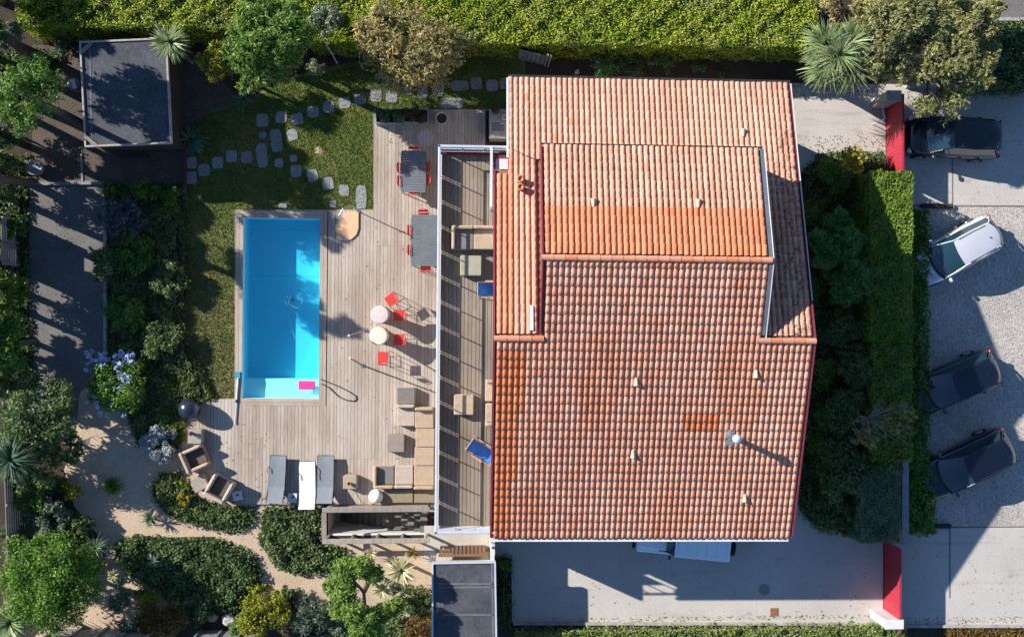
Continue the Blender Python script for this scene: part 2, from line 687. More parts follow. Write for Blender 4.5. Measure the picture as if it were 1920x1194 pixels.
mat('burgundy', (0.23, 0.035, 0.055), (0.17, 0.028, 0.045), 2, 0.6, fine=(20, 0.85))
mat('gate_red', (0.40, 0.03, 0.05), (0.31, 0.026, 0.04), 1.6, 0.6, spec=0.3, fine=(9, 0.8), stretch=(1, 1, .3))
mat('white_paint', (0.66, 0.65, 0.64), (0.56, 0.55, 0.53), 3, 0.6, fine=(20, 0.93))
mat('render_wall', (0.66, 0.60, 0.52), (0.55, 0.49, 0.42), 1.2, 0.9, fine=(30, 0.93), bstr=0.2)
mat('pale_metal', (0.55, 0.60, 0.68), (0.48, 0.53, 0.61), 3, 0.4, metal=0.2, spec=0.5)
mat('grey_metal', (0.30, 0.32, 0.35), (0.22, 0.24, 0.27), 4, 0.45, metal=0.6)
mat('dark_metal', (0.03, 0.03, 0.033), (0.05, 0.05, 0.05), 4, 0.5, metal=0.3)
mat('panel', (0.06, 0.07, 0.085), (0.05, 0.055, 0.07), 2, 0.5)
mat('black_plastic', (0.016, 0.016, 0.018), (0.028, 0.028, 0.03), 8, 0.5)
mat('rubber', (0.012, 0.012, 0.012), (0.02, 0.02, 0.02), 8, 0.85)
mat('felt', (0.095, 0.10, 0.115), (0.05, 0.055, 0.066), 1.1, 0.85, fine=(7, 0.72), bstr=0.2)
mat('old_wood', (0.36, 0.31, 0.26), (0.24, 0.205, 0.17), 3, 0.85, fine=(22, 0.75), rnd=0.15, stretch=(3, 0.6, 3))
mat('brown_wood', (0.26, 0.14, 0.08), (0.18, 0.095, 0.055), 3, 0.7, fine=(22, 0.8), stretch=(0.6, 4, 3))
mat('fence_wood', (0.30, 0.29, 0.28), (0.19, 0.18, 0.175), 2.5, 0.85, fine=(18, 0.7), rnd=0.2)
mat('terracotta', (0.55, 0.25, 0.13), (0.46, 0.20, 0.10), 5, 0.8, fine=(20, 0.85))
mat('red_enamel', (0.62, 0.035, 0.03), (0.52, 0.03, 0.026), 4, 0.4, spec=0.5)
mat('table_grey', (0.155, 0.175, 0.195), (0.125, 0.142, 0.16), 3, 0.5, fine=(30, 0.85), spec=0.4)
mat('cloth_cream', (0.72, 0.64, 0.52), (0.64, 0.56, 0.45), 3, 0.9)
mat('cloth_pink', (0.66, 0.56, 0.54), (0.56, 0.44, 0.42), 5, 0.85)
mat('sling_grey', (0.23, 0.25, 0.28), (0.19, 0.21, 0.235), 3, 0.8, fine=(60, 0.85))
mat('sling_white', (0.74, 0.75, 0.76), (0.66, 0.67, 0.69), 3, 0.8, fine=(60, 0.93))
mat('blue_canvas', (0.035, 0.14, 0.55), (0.06, 0.24, 0.68), 2.5, 0.8, fine=(30, 0.85))
mat('pink_foam', (0.72, 0.05, 0.30), (0.64, 0.045, 0.26), 4, 0.7)
mat('lamp_white', (0.88, 0.87, 0.84), (0.82, 0.81, 0.78), 2, 0.35)
mat('peach', (0.72, 0.46, 0.27), (0.66, 0.41, 0.24), 3, 0.6, fine=(24, 0.9))
mat('zinc', (0.33, 0.37, 0.40), (0.25, 0.28, 0.31), 3, 0.5, metal=0.5)
mat('counter', (0.27, 0.265, 0.255), (0.21, 0.205, 0.20), 4, 0.5, fine=(30, 0.85))
mat('steel', (0.55, 0.56, 0.58), (0.45, 0.46, 0.48), 5, 0.3, metal=0.9)
mat('gaz_ball', (0.10, 0.11, 0.15), (0.07, 0.08, 0.11), 4, 0.22, metal=0.75, spec=0.6, fine=(22, 0.8))
weave_mat('wicker', (0.58, 0.44, 0.31), (0.48, 0.36, 0.25))
weave_mat('wicker_pale', (0.62, 0.52, 0.44), (0.50, 0.41, 0.34))
weave_mat('wicker_grey', (0.26, 0.245, 0.225), (0.20, 0.185, 0.17))
weave_mat('wicker_olive', (0.36, 0.29, 0.19), (0.30, 0.24, 0.155))

leaf_mat('lf_lime', (0.10, 0.17, 0.014), (0.33, 0.39, 0.03), (0.50, 0.48, 0.11), patch=(0.30, 0.27, 0.16))
leaf_mat('lf_box', (0.06, 0.13, 0.014), (0.19, 0.29, 0.03), (0.30, 0.38, 0.07), patch=(0.16, 0.15, 0.07))
leaf_mat('lf_dark', (0.04, 0.08, 0.024), (0.12, 0.19, 0.06), (0.22, 0.30, 0.12))
leaf_mat('lf_ivy', (0.045, 0.085, 0.026), (0.13, 0.19, 0.06), (0.26, 0.30, 0.13))
leaf_mat('lf_pine', (0.075, 0.155, 0.025), (0.19, 0.30, 0.055), (0.30, 0.38, 0.11), 0.35)
leaf_mat('lf_mid', (0.045, 0.11, 0.016), (0.13, 0.24, 0.032), (0.23, 0.33, 0.06))
leaf_mat('lf_bright', (0.05, 0.13, 0.015), (0.14, 0.26, 0.03), (0.24, 0.34, 0.06), 0.35)
leaf_mat('lf_yellow', (0.09, 0.12, 0.01), (0.26, 0.27, 0.02), (0.40, 0.34, 0.03))
leaf_mat('lf_gold', (0.20, 0.17, 0.015), (0.42, 0.32, 0.02), (0.5, 0.36, 0.03))
leaf_mat('lf_tamarisk', (0.24, 0.23, 0.09), (0.48, 0.42, 0.18), (0.66, 0.42, 0.14), 0.35)
leaf_mat('lf_tamgreen', (0.17, 0.19, 0.07), (0.36, 0.36, 0.15), (0.48, 0.45, 0.23), 0.35)
leaf_mat('lf_conifer', (0.05, 0.13, 0.035), (0.14, 0.26, 0.07), (0.23, 0.36, 0.11))
leaf_mat('lf_silver', (0.24, 0.28, 0.29), (0.44, 0.47, 0.47), (0.62, 0.62, 0.58), 0.2)
leaf_mat('lf_sage', (0.08, 0.13, 0.075), (0.17, 0.23, 0.14), (0.28, 0.32, 0.22))
leaf_mat('lf_bluegrey', (0.05, 0.075, 0.08), (0.13, 0.17, 0.18), (0.28, 0.31, 0.33))
leaf_mat('lf_lowhedge', (0.10, 0.15, 0.04), (0.26, 0.32, 0.09), (0.40, 0.42, 0.18), patch=(0.30, 0.26, 0.17))
leaf_mat('lf_varieg', (0.08, 0.13, 0.05), (0.24, 0.29, 0.17), (0.55, 0.56, 0.42))
leaf_mat('lf_rust', (0.10, 0.05, 0.018), (0.22, 0.13, 0.03), (0.20, 0.22, 0.04))
leaf_mat('lf_cord', (0.11, 0.19, 0.065), (0.32, 0.38, 0.18), (0.56, 0.55, 0.32), 0.3, 0.4)
leaf_mat('lf_yucca', (0.30, 0.32, 0.14), (0.58, 0.54, 0.30), (0.66, 0.60, 0.36), 0.25, 0.45)
leaf_mat('lf_spike', (0.03, 0.07, 0.04), (0.09, 0.15, 0.085), (0.18, 0.24, 0.14), 0.2, 0.45)
leaf_mat('petal_blue', (0.30, 0.38, 0.66), (0.50, 0.57, 0.84), (0.72, 0.76, 0.9), 0.2)
leaf_mat('petal_wine', (0.16, 0.02, 0.06), (0.34, 0.05, 0.14), (0.4, 0.1, 0.2), 0.2)
leaf_mat('dead_twig', (0.28, 0.23, 0.19), (0.42, 0.35, 0.29), (0.5, 0.42, 0.34), 0.05)
leaf_mat('grass', (0.08, 0.13, 0.02), (0.18, 0.23, 0.04), (0.30, 0.28, 0.08), 0.3)
leaf_mat('dry_grass', (0.12, 0.11, 0.035), (0.22, 0.2, 0.06), (0.3, 0.25, 0.1), 0.2)


def lawn_mat():
    m, nt, bs = new_mat('lawn')
    p = geo_pos(nt)
    f = ramp(nt, noise(nt, 0.9, p, 5), 0.35, 0.68)
    g = mix_rgb(nt, f, (0.075, 0.12, 0.02), (0.15, 0.18, 0.035))
    dry = ramp(nt, noise(nt, 0.45, p, 4), 0.48, 0.72)
    g = mix_rgb(nt, dry, g, (0.27, 0.22, 0.08))
    sx = N(nt, 'ShaderNodeSeparateXYZ')
    nt.links.new(p, sx.inputs[0])
    wx = ramp(nt, sx.outputs[0], P(480, 600)[0], P(400, 600)[0])
    wy = ramp(nt, sx.outputs[1], P(400, 400)[1], P(400, 560)[1])
    w1 = N(nt, 'ShaderNodeMath', operation='MULTIPLY')
    nt.links.new(wx, w1.inputs[0])
    nt.links.new(wy, w1.inputs[1])
    w2 = N(nt, 'ShaderNodeMath', operation='MULTIPLY')
    nt.links.new(w1.outputs[0], w2.inputs[0])
    nt.links.new(ramp(nt, noise(nt, 1.3, p, 5), 0.3, 0.6), w2.inputs[1])
    g = mix_rgb(nt, w2.outputs[0], g, (0.20, 0.145, 0.075))
    f2 = ramp(nt, noise(nt, 22, p, 2), 0.3, 0.7)
    nt.links.new(mix_rgb(nt, f2, g, mix_rgb(nt, 1.0, g, (0.5, 0.52, 0.5), 'MULTIPLY')), bs.inputs['Base Color'])
    bs.inputs['Roughness'].default_value = 0.9
    bump(nt, bs, noise(nt, 25, p, 3), 0.6, 0.04)
    MATS['lawn'] = m


def concrete_mat():
    m, nt, bs = new_mat('concrete')
    p = geo_pos(nt)
    f = ramp(nt, noise(nt, 0.35, p, 5), 0.35, 0.7)
    c = mix_rgb(nt, f, (0.50, 0.465, 0.425), (0.43, 0.40, 0.365))
    st = ramp(nt, noise(nt, 0.8, mapping(nt, p, (1, 1.6, 1)), 4), 0.62, 0.8)
    c = mix_rgb(nt, st, c, (0.30, 0.255, 0.20))
    f2 = ramp(nt, noise(nt, 16, p, 3), 0.3, 0.7)
    c = mix_rgb(nt, f2, c, mix_rgb(nt, 1.0, c, (0.80, 0.80, 0.80), 'MULTIPLY'))
    dr = ramp(nt, noise(nt, 2.6, p, 5, .7), 0.60, 0.78)
    c = mix_rgb(nt, dr, c, mix_rgb(nt, 1.0, c, (0.74, 0.70, 0.66), 'MULTIPLY'))
    ty = ramp(nt, noise(nt, 0.7, mapping(nt, p, (.25, 3.2, 1)), 4, .6), 0.57, 0.70)
    c = mix_rgb(nt, ty, c, mix_rgb(nt, 1.0, c, (0.84, 0.83, 0.82), 'MULTIPLY'))
    nt.links.new(c, bs.inputs['Base Color'])
    bs.inputs['Roughness'].default_value = 0.9
    bump(nt, bs, noise(nt, 30, p, 2), 0.15, 0.01)
    MATS['concrete'] = m


def gravel_mat():
    m, nt, bs = new_mat('gravel')
    p = geo_pos(nt)
    v = N(nt, 'ShaderNodeTexVoronoi')
    v.inputs['Scale'].default_value = 19
    nt.links.new(p, v.inputs['Vector'])
    sp = N(nt, 'ShaderNodeSeparateColor')
    nt.links.new(v.outputs['Color'], sp.inputs[0])
    c = mix_rgb(nt, sp.outputs[0], (0.27, 0.255, 0.235), (0.54, 0.49, 0.435))
    c = mix_rgb(nt, ramp(nt, noise(nt, 0.5, p, 4), 0.35, 0.7), c, mix_rgb(nt, 1.0, c, (0.8, 0.8, 0.82), 'MULTIPLY'))
    nt.links.new(c, bs.inputs['Base Color'])
    bs.inputs['Roughness'].default_value = 0.95
    bump(nt, bs, v.outputs['Distance'], 0.7, 0.03)
    MATS['gravel'] = m


def plank_mat(name, a, b, ring=None):
    m, nt, bs = new_mat(name)
    p = geo_pos(nt)
    oi = N(nt, 'ShaderNodeObjectInfo').outputs['Random']
    c = mix_rgb(nt, oi, a, b)
    gr = ramp(nt, noise(nt, 5, mapping(nt, p, (9, 0.5, 1)), 4), 0.3, 0.7)
    c = mix_rgb(nt, gr, c, mix_rgb(nt, 1.0, c, (0.74, 0.72, 0.70), 'MULTIPLY'))
    w = ramp(nt, noise(nt, 0.5, mapping(nt, p, (1, 0.5, 1)), 4), 0.42, 0.72)
    c = mix_rgb(nt, w, c, mix_rgb(nt, 1.0, c, (0.72, 0.66, 0.60), 'MULTIPLY'))
    if ring:
        d = N(nt, 'ShaderNodeVectorMath', operation='DISTANCE')
        nt.links.new(p, d.inputs[0])
        d.inputs[1].default_value = ring[:3]
        k = N(nt, 'ShaderNodeMapRange')
        k.inputs[1].default_value = ring[3] - .04
        k.inputs[2].default_value = ring[3] + .03
        k.inputs[3].default_value = 0.65
        k.inputs[4].default_value = 0.0
        nt.links.new(d.outputs['Value'], k.inputs[0])
        c = mix_rgb(nt, k.outputs[0], c, (0.47, 0.46, 0.46))
    nt.links.new(c, bs.inputs['Base Color'])
    bs.inputs['Roughness'].default_value = 0.8
    bump(nt, bs, gr, 0.2, 0.01)
    MATS[name] = m


lawn_mat()
concrete_mat()
gravel_mat()
DZ = 0.10                                     # deck height
plank_mat('deck_wood', (0.52, 0.45, 0.385), (0.40, 0.34, 0.285), (*P(798, 258, DZ), 0.36))
plank_mat('terrace_wood', (0.31, 0.255, 0.20), (0.25, 0.205, 0.16))
plank_mat('coping_wood', (0.50, 0.42, 0.345), (0.43, 0.36, 0.29))

# ------------------------------------------------------------------ ground and other surfaces
ROT = R(-0.55)
DO = P(600, 600, DZ)                          # deck frame origin


def dl(px, py, z=DZ):
    """pixel -> deck frame"""
    q = P(px, py, z)
    x, y = q[0] - DO[0], q[1] - DO[1]
    return (x * math.cos(ROT) + y * math.sin(ROT), -x * math.sin(ROT) + y * math.cos(ROT))


def dw(x, y):
    return (DO[0] + x * math.cos(ROT) - y * math.sin(ROT), DO[1] + x * math.sin(ROT) + y * math.cos(ROT))


px0, py1 = dl(456.5, 408)
px1, _ = dl(600.5, 408)
_, py0 = dl(527, 747)
POOL = (px0, px1, py0, py1)
SZ = 1.0                                      # rail height of the stairwell
sa, sb = P(609, 957, SZ), P(801, 1012, SZ)
PIT = (sa[0], sb[0], sb[1], sa[1])            # stair pit in world x0,x1,y0,y1
pool_ring = [dw(px0, py0), dw(px1, py0), dw(px1, py1), dw(px0, py1)]
pit_ring = [(PIT[0], PIT[2]), (PIT[1], PIT[2]), (PIT[1], PIT[3]), (PIT[0], PIT[3])]
BIG = 180
sheet('ground', MATS['soil'], [(-BIG, -BIG), (BIG, -BIG), (BIG, BIG), (-BIG, BIG)], 0.0, [pool_ring, pit_ring], True)
sheet('lawn', MATS['lawn'], [(348, 240), (400, 205), (465, 190), (520, 150), (640, 120), (850, 90), (985, 95), (985, 205), (701, 206), (701, 393), (441, 394), (440, 760), (395, 760), (340, 640), (345, 380)], 0.02)
sheet('driveway', MATS['concrete'], [(900, 880), (1700, 880), (1700, 1168), (962, 1168), (962, 1055), (900, 1055)], 0.012)
sheet('walkway', MATS['concrete'], [(795, 985), (915, 985), (915, 1058), (795, 1058)], 0.02)
sheet('entrance_drive', MATS['concrete'], [(1380, 158), (1700, 158), (1700, 340), (1380, 420)], 0.012)
sheet('parking', MATS['gravel'], [(1690, 330), (2300, 330), (2300, 1040), (1690, 1040)], 0.010)
sheet('apron', MATS['concrete'], [(1686, 162), (2300, 162), (2300, 386), (1686, 386)], 0.018)
sheet('apron', MATS['concrete'], [(1686, 988), (2300, 988), (2300, 1172), (1686, 1172)], 0.018)
sheet('road', MATS['asphalt'], [(1868, -120), (2300, -120), (2300, 34), (1868, 34)], 0.012)
sheet('courtyard', MATS['asphalt'], [(48, 338), (196, 338), (196, 735), (165, 835), (48, 835)], 0.014)
sheet('patio', MATS['paving'], [(60, 85), (345, 85), (470, 205), (462, 235), (345, 260), (345, 346), (60, 346)], 0.010)
sheet('sand_path', MATS['sand'], [(150, 800), (260, 770), (345, 830), (350, 880), (520, 930), (607, 946), (607, 1009), (825, 1009), (830, 1200), (560, 1130), (440, 1060), (300, 1150), (330, 1200), (60, 1200), (120, 1120), (190, 1010), (140, 950), (120, 880)], 0.008)
sheet('sand_path', MATS['sand'], [(150, 735), (200, 700), (260, 790), (140, 830)], 0.018)

# expansion joints in the forecourt slabs
for a, b, wd in (((1786, 300), (1786, 388), .05), ((1690, 386), (1920, 386), .06), ((1781, 985), (1781, 1120), .06), ((1745, 988), (1920, 988), .05)):
    A, B = P(*a, .02), P(*b, .02)
    o = MB().box(((A[0] + B[0]) / 2, (A[1] + B[1]) / 2, .021), (max(abs(A[0] - B[0]), wd), max(abs(A[1] - B[1]), wd), .006)).build('slab_joint', MATS['asphalt'])
    tag(o, kind='structure')


# grass blades on the lawn (nobody could count them)
def grass(name, label, poly, n, m, z=0.02, L=0.09):
    W = [P(px, py, z)[:2] for px, py in poly]
    a = np.array(W)
    lo, hi = a.min(0), a.max(0)
    p = lo + (hi - lo) * RNG.random((n * 2, 2))
    p = p[inside(W, p)][:n]
    k = len(p)
    tan = RNG.normal(size=(k, 3)) * .6 + np.array([0, 0, .6])
    pos = np.column_stack([p, np.full(k, z + .02)])
    V, F, r = leaf_quads(pos, tan, RNG.normal(size=(k, 3)), L, 0.03)
    V[:, 2] = np.maximum(V[:, 2], z - .01)
    return tag(link(name, np_mesh(name, V, F, m, r)), label, 'grass', None, 'stuff')


grass('grass', 'short green grass covering the lawn around the stepping stones', [(348, 245), (400, 212), (465, 196), (520, 158), (640, 130), (850, 100), (955, 110), (955, 203), (699, 207), (699, 391), (439, 392), (438, 755), (395, 755), (342, 640), (347, 380)], 70000, MATS['grass'])

# ------------------------------------------------------------------ house
Z1 = 7.2
M_ = 0.30                                     # roof slope
PH = math.atan(M_)
HO = P(1225, 637, Z1)


def hl(px, py, z):
    q = P(px, py, z)
    x, y = q[0] - HO[0], q[1] - HO[1]
    return (x * math.cos(ROT) + y * math.sin(ROT), -x * math.sin(ROT) + y * math.cos(ROT))


def hw(x, y, z):
    return (HO[0] + x * math.cos(ROT) - y * math.sin(ROT), HO[1] + x * math.sin(ROT) + y * math.cos(ROT), z)


def to_px(w):
    c, s = math.cos(TILT), math.sin(TILT)
    x, y, z = w[0], w[1], w[2] - CAM_H
    # camera axes: right (c,0,s), up (0,1,0), forward (s,0,-c)
    f = x * s - z * c
    return 960 + K * (x * c + z * s) / f, 597 - K * y / f


XL, XR = -5.74, 5.92
XN = -5.19
XA, XB = -4.08, 3.97
Y2 = 2.87
Z2 = Z1 + M_ * Y2
YS, YN, YN2 = -7.65, 10.12, 7.02
YC = hl(928, 317, 5.6)[1]
house = thing('house', 'large house with burgundy trim under a terracotta barrel tile roof', 'house', (HO[0], HO[1], 0), ROT)


def slab(pts, t, name, m, parent):
    n = len(pts)
    v = list(pts) + [(x, y, z - t) for x, y, z in pts]
    f = [tuple(range(n)), tuple(range(2 * n - 1, n - 1, -1))] + [(i, i + n, (i + 1) % n + n, (i + 1) % n) for i in range(n)]
    return MB().add(v, f).build(name, m, parent)


def zs(y):
    return Z1 + M_ * y                        # south slope


def zn(y):
    return Z1 - M_ * y                        # lower north slope


def zn2(y):
    return Z2 - M_ * (y - Y2)                 # raised north slope


# walls (extruded gable profile)
def gable(prof, x0, x1, name, m):
    n = len(prof)
    v = [(x0, y, z) for y, z in prof] + [(x1, y, z) for y, z in prof]
    f = [tuple(range(n)), tuple(range(2 * n - 1, n - 1, -1))] + [(i, i + n, (i + 1) % n + n, (i + 1) % n) for i in range(n)]
    return MB().add(v, f).build(name, m, house)


wall = gable([(-7.38, -.1), (-7.38, zs(-7.38) - .16), (0, Z1 - .16), (YC - .3, zn(YC - .3) - .16), (YC - .3, -.1)], XL + .2, XR - .3, 'wall', MATS['render_wall'])
gable([(YC - .32, -.1), (YC - .32, zn(YC) - .2), (9.6, zn(9.6) - .16), (9.6, -.1)], XN + .4, XR - .47, 'wall', MATS['render_wall'])
gable([(0.2, Z1 - .5), (Y2, Z2 - .12), (YN2 - .15, zn2(YN2) - .10), (YN2 - .15, zn(YN2) - .3)], XA + .12, XB - .12, 'upper_wall', MATS['burgundy'])
# windows and doors
for fx, y0, w, z0, h in ((-2.6, -7.38, 2.2, .02, 2.1), (1.2, -7.38, 1.4, 3.2, 1.1), (3.8, -7.38, 1.0, .9, 1.2)):
    fr = MB().box((fx, y0 - .03, z0 + h / 2), (w + .16, .06, h + .16)).build('window', MATS['white_paint'], house)
    MB().box((fx, y0 - .065, z0 + h / 2), (w, .02, h)).build('pane', MATS['panel'], fr)
for yy, w in ((-3.6, 1.8), (-.6, 2.4), (2.6, 2.0)):
    fr = MB().box((XL + .17, yy, 3.97 + .85), (.06, w + .16, 1.7)).build('patio_door', MATS['white_paint'], house)
    MB().box((XL + .135, yy, 3.97 + .85), (.02, w, 1.56)).build('pane', MATS['panel'], fr)

roof = slab([(XL, YS, zs(YS) - .03), (XR, YS, zs(YS) - .03), (XR, 0, Z1 - .03), (XB, 0, Z1 - .03), (XB, Y2, Z2 - .03), (XA, Y2, Z2 - .03), (XA, 0, Z1 - .03), (XL, 0, Z1 - .03)], .1, 'roof', mat('roof_board', (0.30, 0.15, 0.09), (0.2, 0.1, 0.06), 4, 0.9), house)
slab([(XL, 0, Z1 - .035), (XR, 0, Z1 - .035), (XR, YN, zn(YN) - .035), (XN, YN, zn(YN) - .035), (XN, YC, zn(YC) - .035), (XL, YC, zn(YC) - .035)][::-1], .1, 'roof_slope', MATS['roof_board'], roof)
slab([(XA, Y2, Z2 - .033), (XB, Y2, Z2 - .033), (XB, YN2, zn2(YN2) - .033), (XA, YN2, zn2(YN2) - .033)][::-1], .1, 'roof_slope', MATS['roof_board'], roof)


def tile_mat():
    m, nt, bs = new_mat('roof_tile')
    t = N(nt, 'ShaderNodeAttribute', attribute_name='tint').outputs['Color']
    d = N(nt, 'ShaderNodeAttribute', attribute_name='dirt').outputs['Fac']
    p = geo_pos(nt)
    f = ramp(nt, noise(nt, 14, p, 4), 0.3, 0.72)
    c = mix_rgb(nt, f, t, mix_rgb(nt, 1.0, t, (0.86, 0.80, 0.78), 'MULTIPLY'))
    wr = ramp(nt, noise(nt, 0.55, mapping(nt, p, (1.6, .35, 1)), 5, .65), 0.38, 0.72)
    c = mix_rgb(nt, wr, c, mix_rgb(nt, 1.0, c, (0.84, 0.74, 0.70), 'MULTIPLY'))
    li = ramp(nt, noise(nt, 26, p, 3, .7), 0.62, 0.72)
    c = mix_rgb(nt, li, c, mix_rgb(nt, 1.0, c, (0.78, 0.74, 0.72), 'MULTIPLY'))
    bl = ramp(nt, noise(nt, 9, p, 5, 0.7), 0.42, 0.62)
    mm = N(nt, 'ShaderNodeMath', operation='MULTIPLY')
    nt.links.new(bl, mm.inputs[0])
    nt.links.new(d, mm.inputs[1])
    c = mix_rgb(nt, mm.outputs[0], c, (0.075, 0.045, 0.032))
    nt.links.new(c, bs.inputs['Base Color'])
    bs.inputs['Roughness'].default_value = 0.85
    bs.inputs['Specular IOR Level'].default_value = 0.2
    bump(nt, bs, noise(nt, 40, p, 3), 0.2, 0.006)
    MATS['roof_tile'] = m


tile_mat()
PITCH, EXPO, TLEN = 0.2135, 0.345, 0.41
PALE, SALMON, NEW = np.array((0.66, 0.365, 0.255)), np.array((0.62, 0.30, 0.195)), np.array((0.62, 0.21, 0.09))


def tile_template():
    rows = []
    for v, hwid, lift in ((0.0, 0.066, 0.008), (TLEN * .55, 0.076, 0.020), (TLEN, 0.086, 0.033)):
        pr = [(-PITCH / 2, 0.0), (-hwid - .006, 0.002)]
        for k in range(7):
            a = math.pi * k / 6
            pr.append((-hwid * math.cos(a), 0.008 + 0.050 * math.sin(a) ** .8))
        pr += [(hwid + .006, 0.002), (PITCH / 2, 0.0)]
        rows.append([(u, v, w + lift) for u, w in pr])
    n = len(rows[0])
    V = [p for r in rows for p in r]
    F = []
    for i in range(2):
        for j in range(n - 1):
            F.append((i * n + j, i * n + j + 1, i * n + n + j + 1, i * n + n + j))
    # lower lip
    o = len(V)
    V += [(u, TLEN - .004, max(w - .028, 0.0)) for u, v, w in rows[-1]]
    for j in range(n - 1):
        F.append((2 * n + j, 2 * n + j + 1, o + j + 1, o + j))
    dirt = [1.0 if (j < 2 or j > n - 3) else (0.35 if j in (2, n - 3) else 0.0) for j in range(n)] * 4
    return np.array(V), np.array(F), np.array(dirt)


TV, TF, TD = tile_template()


def place_tile(x, yl, z0fun, sgn):
    """tile with its lower edge at horizontal distance yl; returns verts in house frame"""
    cp, sp = math.cos(PH), math.sin(PH)
    v = TV.copy()
    back = TLEN - v[:, 1]                     # distance up the slope from the lower edge
    X = x + v[:, 0] + random.uniform(-.004, .004)
    lift = v[:, 2] + random.uniform(0, .004)
    yl += random.uniform(-.014, .014)
    Y = yl - sgn * back * cp + sgn * lift * sp
    Z = z0fun(yl) + back * sp + lift * cp
    return np.column_stack([X, Y, Z])


def tile_tint(px, py, plane):
    r = random.random()
    b = PALE * (1 - r) + SALMON * r
    q = NEW * random.uniform(.85, 1.1)
    mixn = 0.0
    if plane == 'S':
        if px < 990 and py > 660 and px < 990 - (py - 660) * 0.11:
            mixn = 0.95
        elif 1283 < px < 1346 and 774 < py < 812:
            mixn = 1.0
        elif random.random() < 0.012:
            mixn = 0.55
        elif math.sin(px * .023 + 1) * math.sin(py * .011) > .55:
            mixn = 0.3
    elif plane == 'N2':
        mixn = 0.75 if py > 391 else (0.03 if random.random() > .02 else .3)
    else:
        if px < 962 and py > 300:
            mixn = 0.5
        elif px < 1018 and py > 430:
            mixn = 0.15
        elif random.random() < .01:
            mixn = .5
    c = b * (1 - mixn) + q * mixn
    if plane in ('N1', 'N2') and mixn < .3:
        c = c * 0.55 + np.array((0.60, 0.37, 0.275)) * 0.45
    return c * random.uniform(.88, 1.07)


bulkV, bulkF, bulkT, bulkD = [], [], [], []
tile_objs = 0


def lay(plane, sgn, zf, y_eave, x0, x1, y_top):
    """rows of tiles from the eave up; y_top(x) says how far a column runs up"""
    global tile_objs
    nc = int(round((x1 - x0) / PITCH))
    stp = (x1 - x0) / nc
    rows = int(abs(y_eave - min(y_top(x0 + .01), y_top(x1 - .01), y_top((x0 + x1) / 2), key=lambda q: -abs(y_eave - q))) / (EXPO * math.cos(PH))) + 1
    for r in range(rows):
        yl = y_eave - sgn * r * EXPO * math.cos(PH)
        for c in range(nc):
            x = x0 + (c + .5) * stp
            yt = y_top(x)
            if sgn * (yl - yt) < EXPO * .75:
                continue
            if plane == 'N1' and yl > YC and x < XN + .02:
                continue
            V = place_tile(x, yl, zf, sgn)
            px, py = to_px(hw(x, yl - sgn * .15, zf(yl)))
            t = tile_tint(px, py, plane)
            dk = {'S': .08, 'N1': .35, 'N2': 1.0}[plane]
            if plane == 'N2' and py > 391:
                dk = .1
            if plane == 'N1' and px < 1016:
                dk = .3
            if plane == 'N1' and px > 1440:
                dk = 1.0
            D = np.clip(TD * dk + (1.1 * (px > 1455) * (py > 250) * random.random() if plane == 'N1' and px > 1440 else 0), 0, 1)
            if plane == 'S' and yl > 0.05 and tile_objs < 300:
                ctr = V.mean(0)
                me = np_mesh('tile', V - ctr, TF, MATS['roof_tile'], smooth=True, attrs=[('tint', 'FLOAT_COLOR', 'POINT', np.tile([*t, 1], (len(V), 1))), ('dirt', 'FLOAT', 'POINT', D)])
                link('tile', me, roof, tuple(ctr))
                tile_objs += 1
                continue
            bulkF.append(TF + sum_v[0])
            sum_v[0] += len(V)
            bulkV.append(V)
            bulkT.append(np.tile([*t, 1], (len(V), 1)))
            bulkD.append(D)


sum_v = [0]
lay('S', -1, zs, YS - .03, XL + .06, XR - .05, lambda x: Y2 if XA + .02 < x < XB - .02 else 0.0)
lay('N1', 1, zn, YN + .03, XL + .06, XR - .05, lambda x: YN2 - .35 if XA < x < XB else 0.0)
lay('N2', 1, zn2, YN2 + .03, XA + .05, XB - .05, lambda x: Y2)
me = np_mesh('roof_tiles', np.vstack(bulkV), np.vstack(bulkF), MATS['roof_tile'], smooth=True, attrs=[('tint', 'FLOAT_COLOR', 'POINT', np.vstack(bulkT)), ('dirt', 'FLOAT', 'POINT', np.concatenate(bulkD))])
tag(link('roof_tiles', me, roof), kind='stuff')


def ridge(x0, x1, y, z):
    n = max(1, int(round((x1 - x0) / .40)))
    st = (x1 - x0) / n
    for i in range(n):
        b = MB()
        rows = []
        for xx, r in ((x0 + i * st - .02, .095), (x0 + (i + 1) * st, .108)):
            rows.append([(xx, y - r * math.cos(a) * 1.1, z + .02 + r * math.sin(a)) for a in [math.pi * k / 8 for k in range(9)]])
        b.grid(rows)
        b.add([rows[1][k] for k in range(9)], [tuple(range(9))])
        c = tuple((SALMON * random.uniform(.85, 1.05) + (NEW - SALMON) * random.choice((0, .1, .5))).clip(0, 1))
        me = b.mesh('ridge_tile', MATS['roof_tile'])
        a = me.attributes.new('tint', 'FLOAT_COLOR', 'POINT')
        a.data.foreach_set('color', np.tile([*c, 1], len(me.vertices)).astype(np.float32))
        link('ridge_tile', me, roof)


ridge(XA - .06, XB + .06, Y2, Z2 + .03)
ridge(XL - .02, XA + .1, 0.0, Z1 + .03)
ridge(XB - .12, XR + .03, 0.0, Z1 + .03)


def bar(name, m, a, b, w, h, parent):
    """straight board from a to b in the parent's frame"""
    a, b = Vector(a), Vector(b)
    d = b - a
    L = d.length
    rz = math.atan2(d.y, d.x)
    ry = -math.asin(d.z / L)
    return MB().box(tuple((a + b) / 2), (L, w, h), rz=rz, ry=ry).build(name, m, parent)


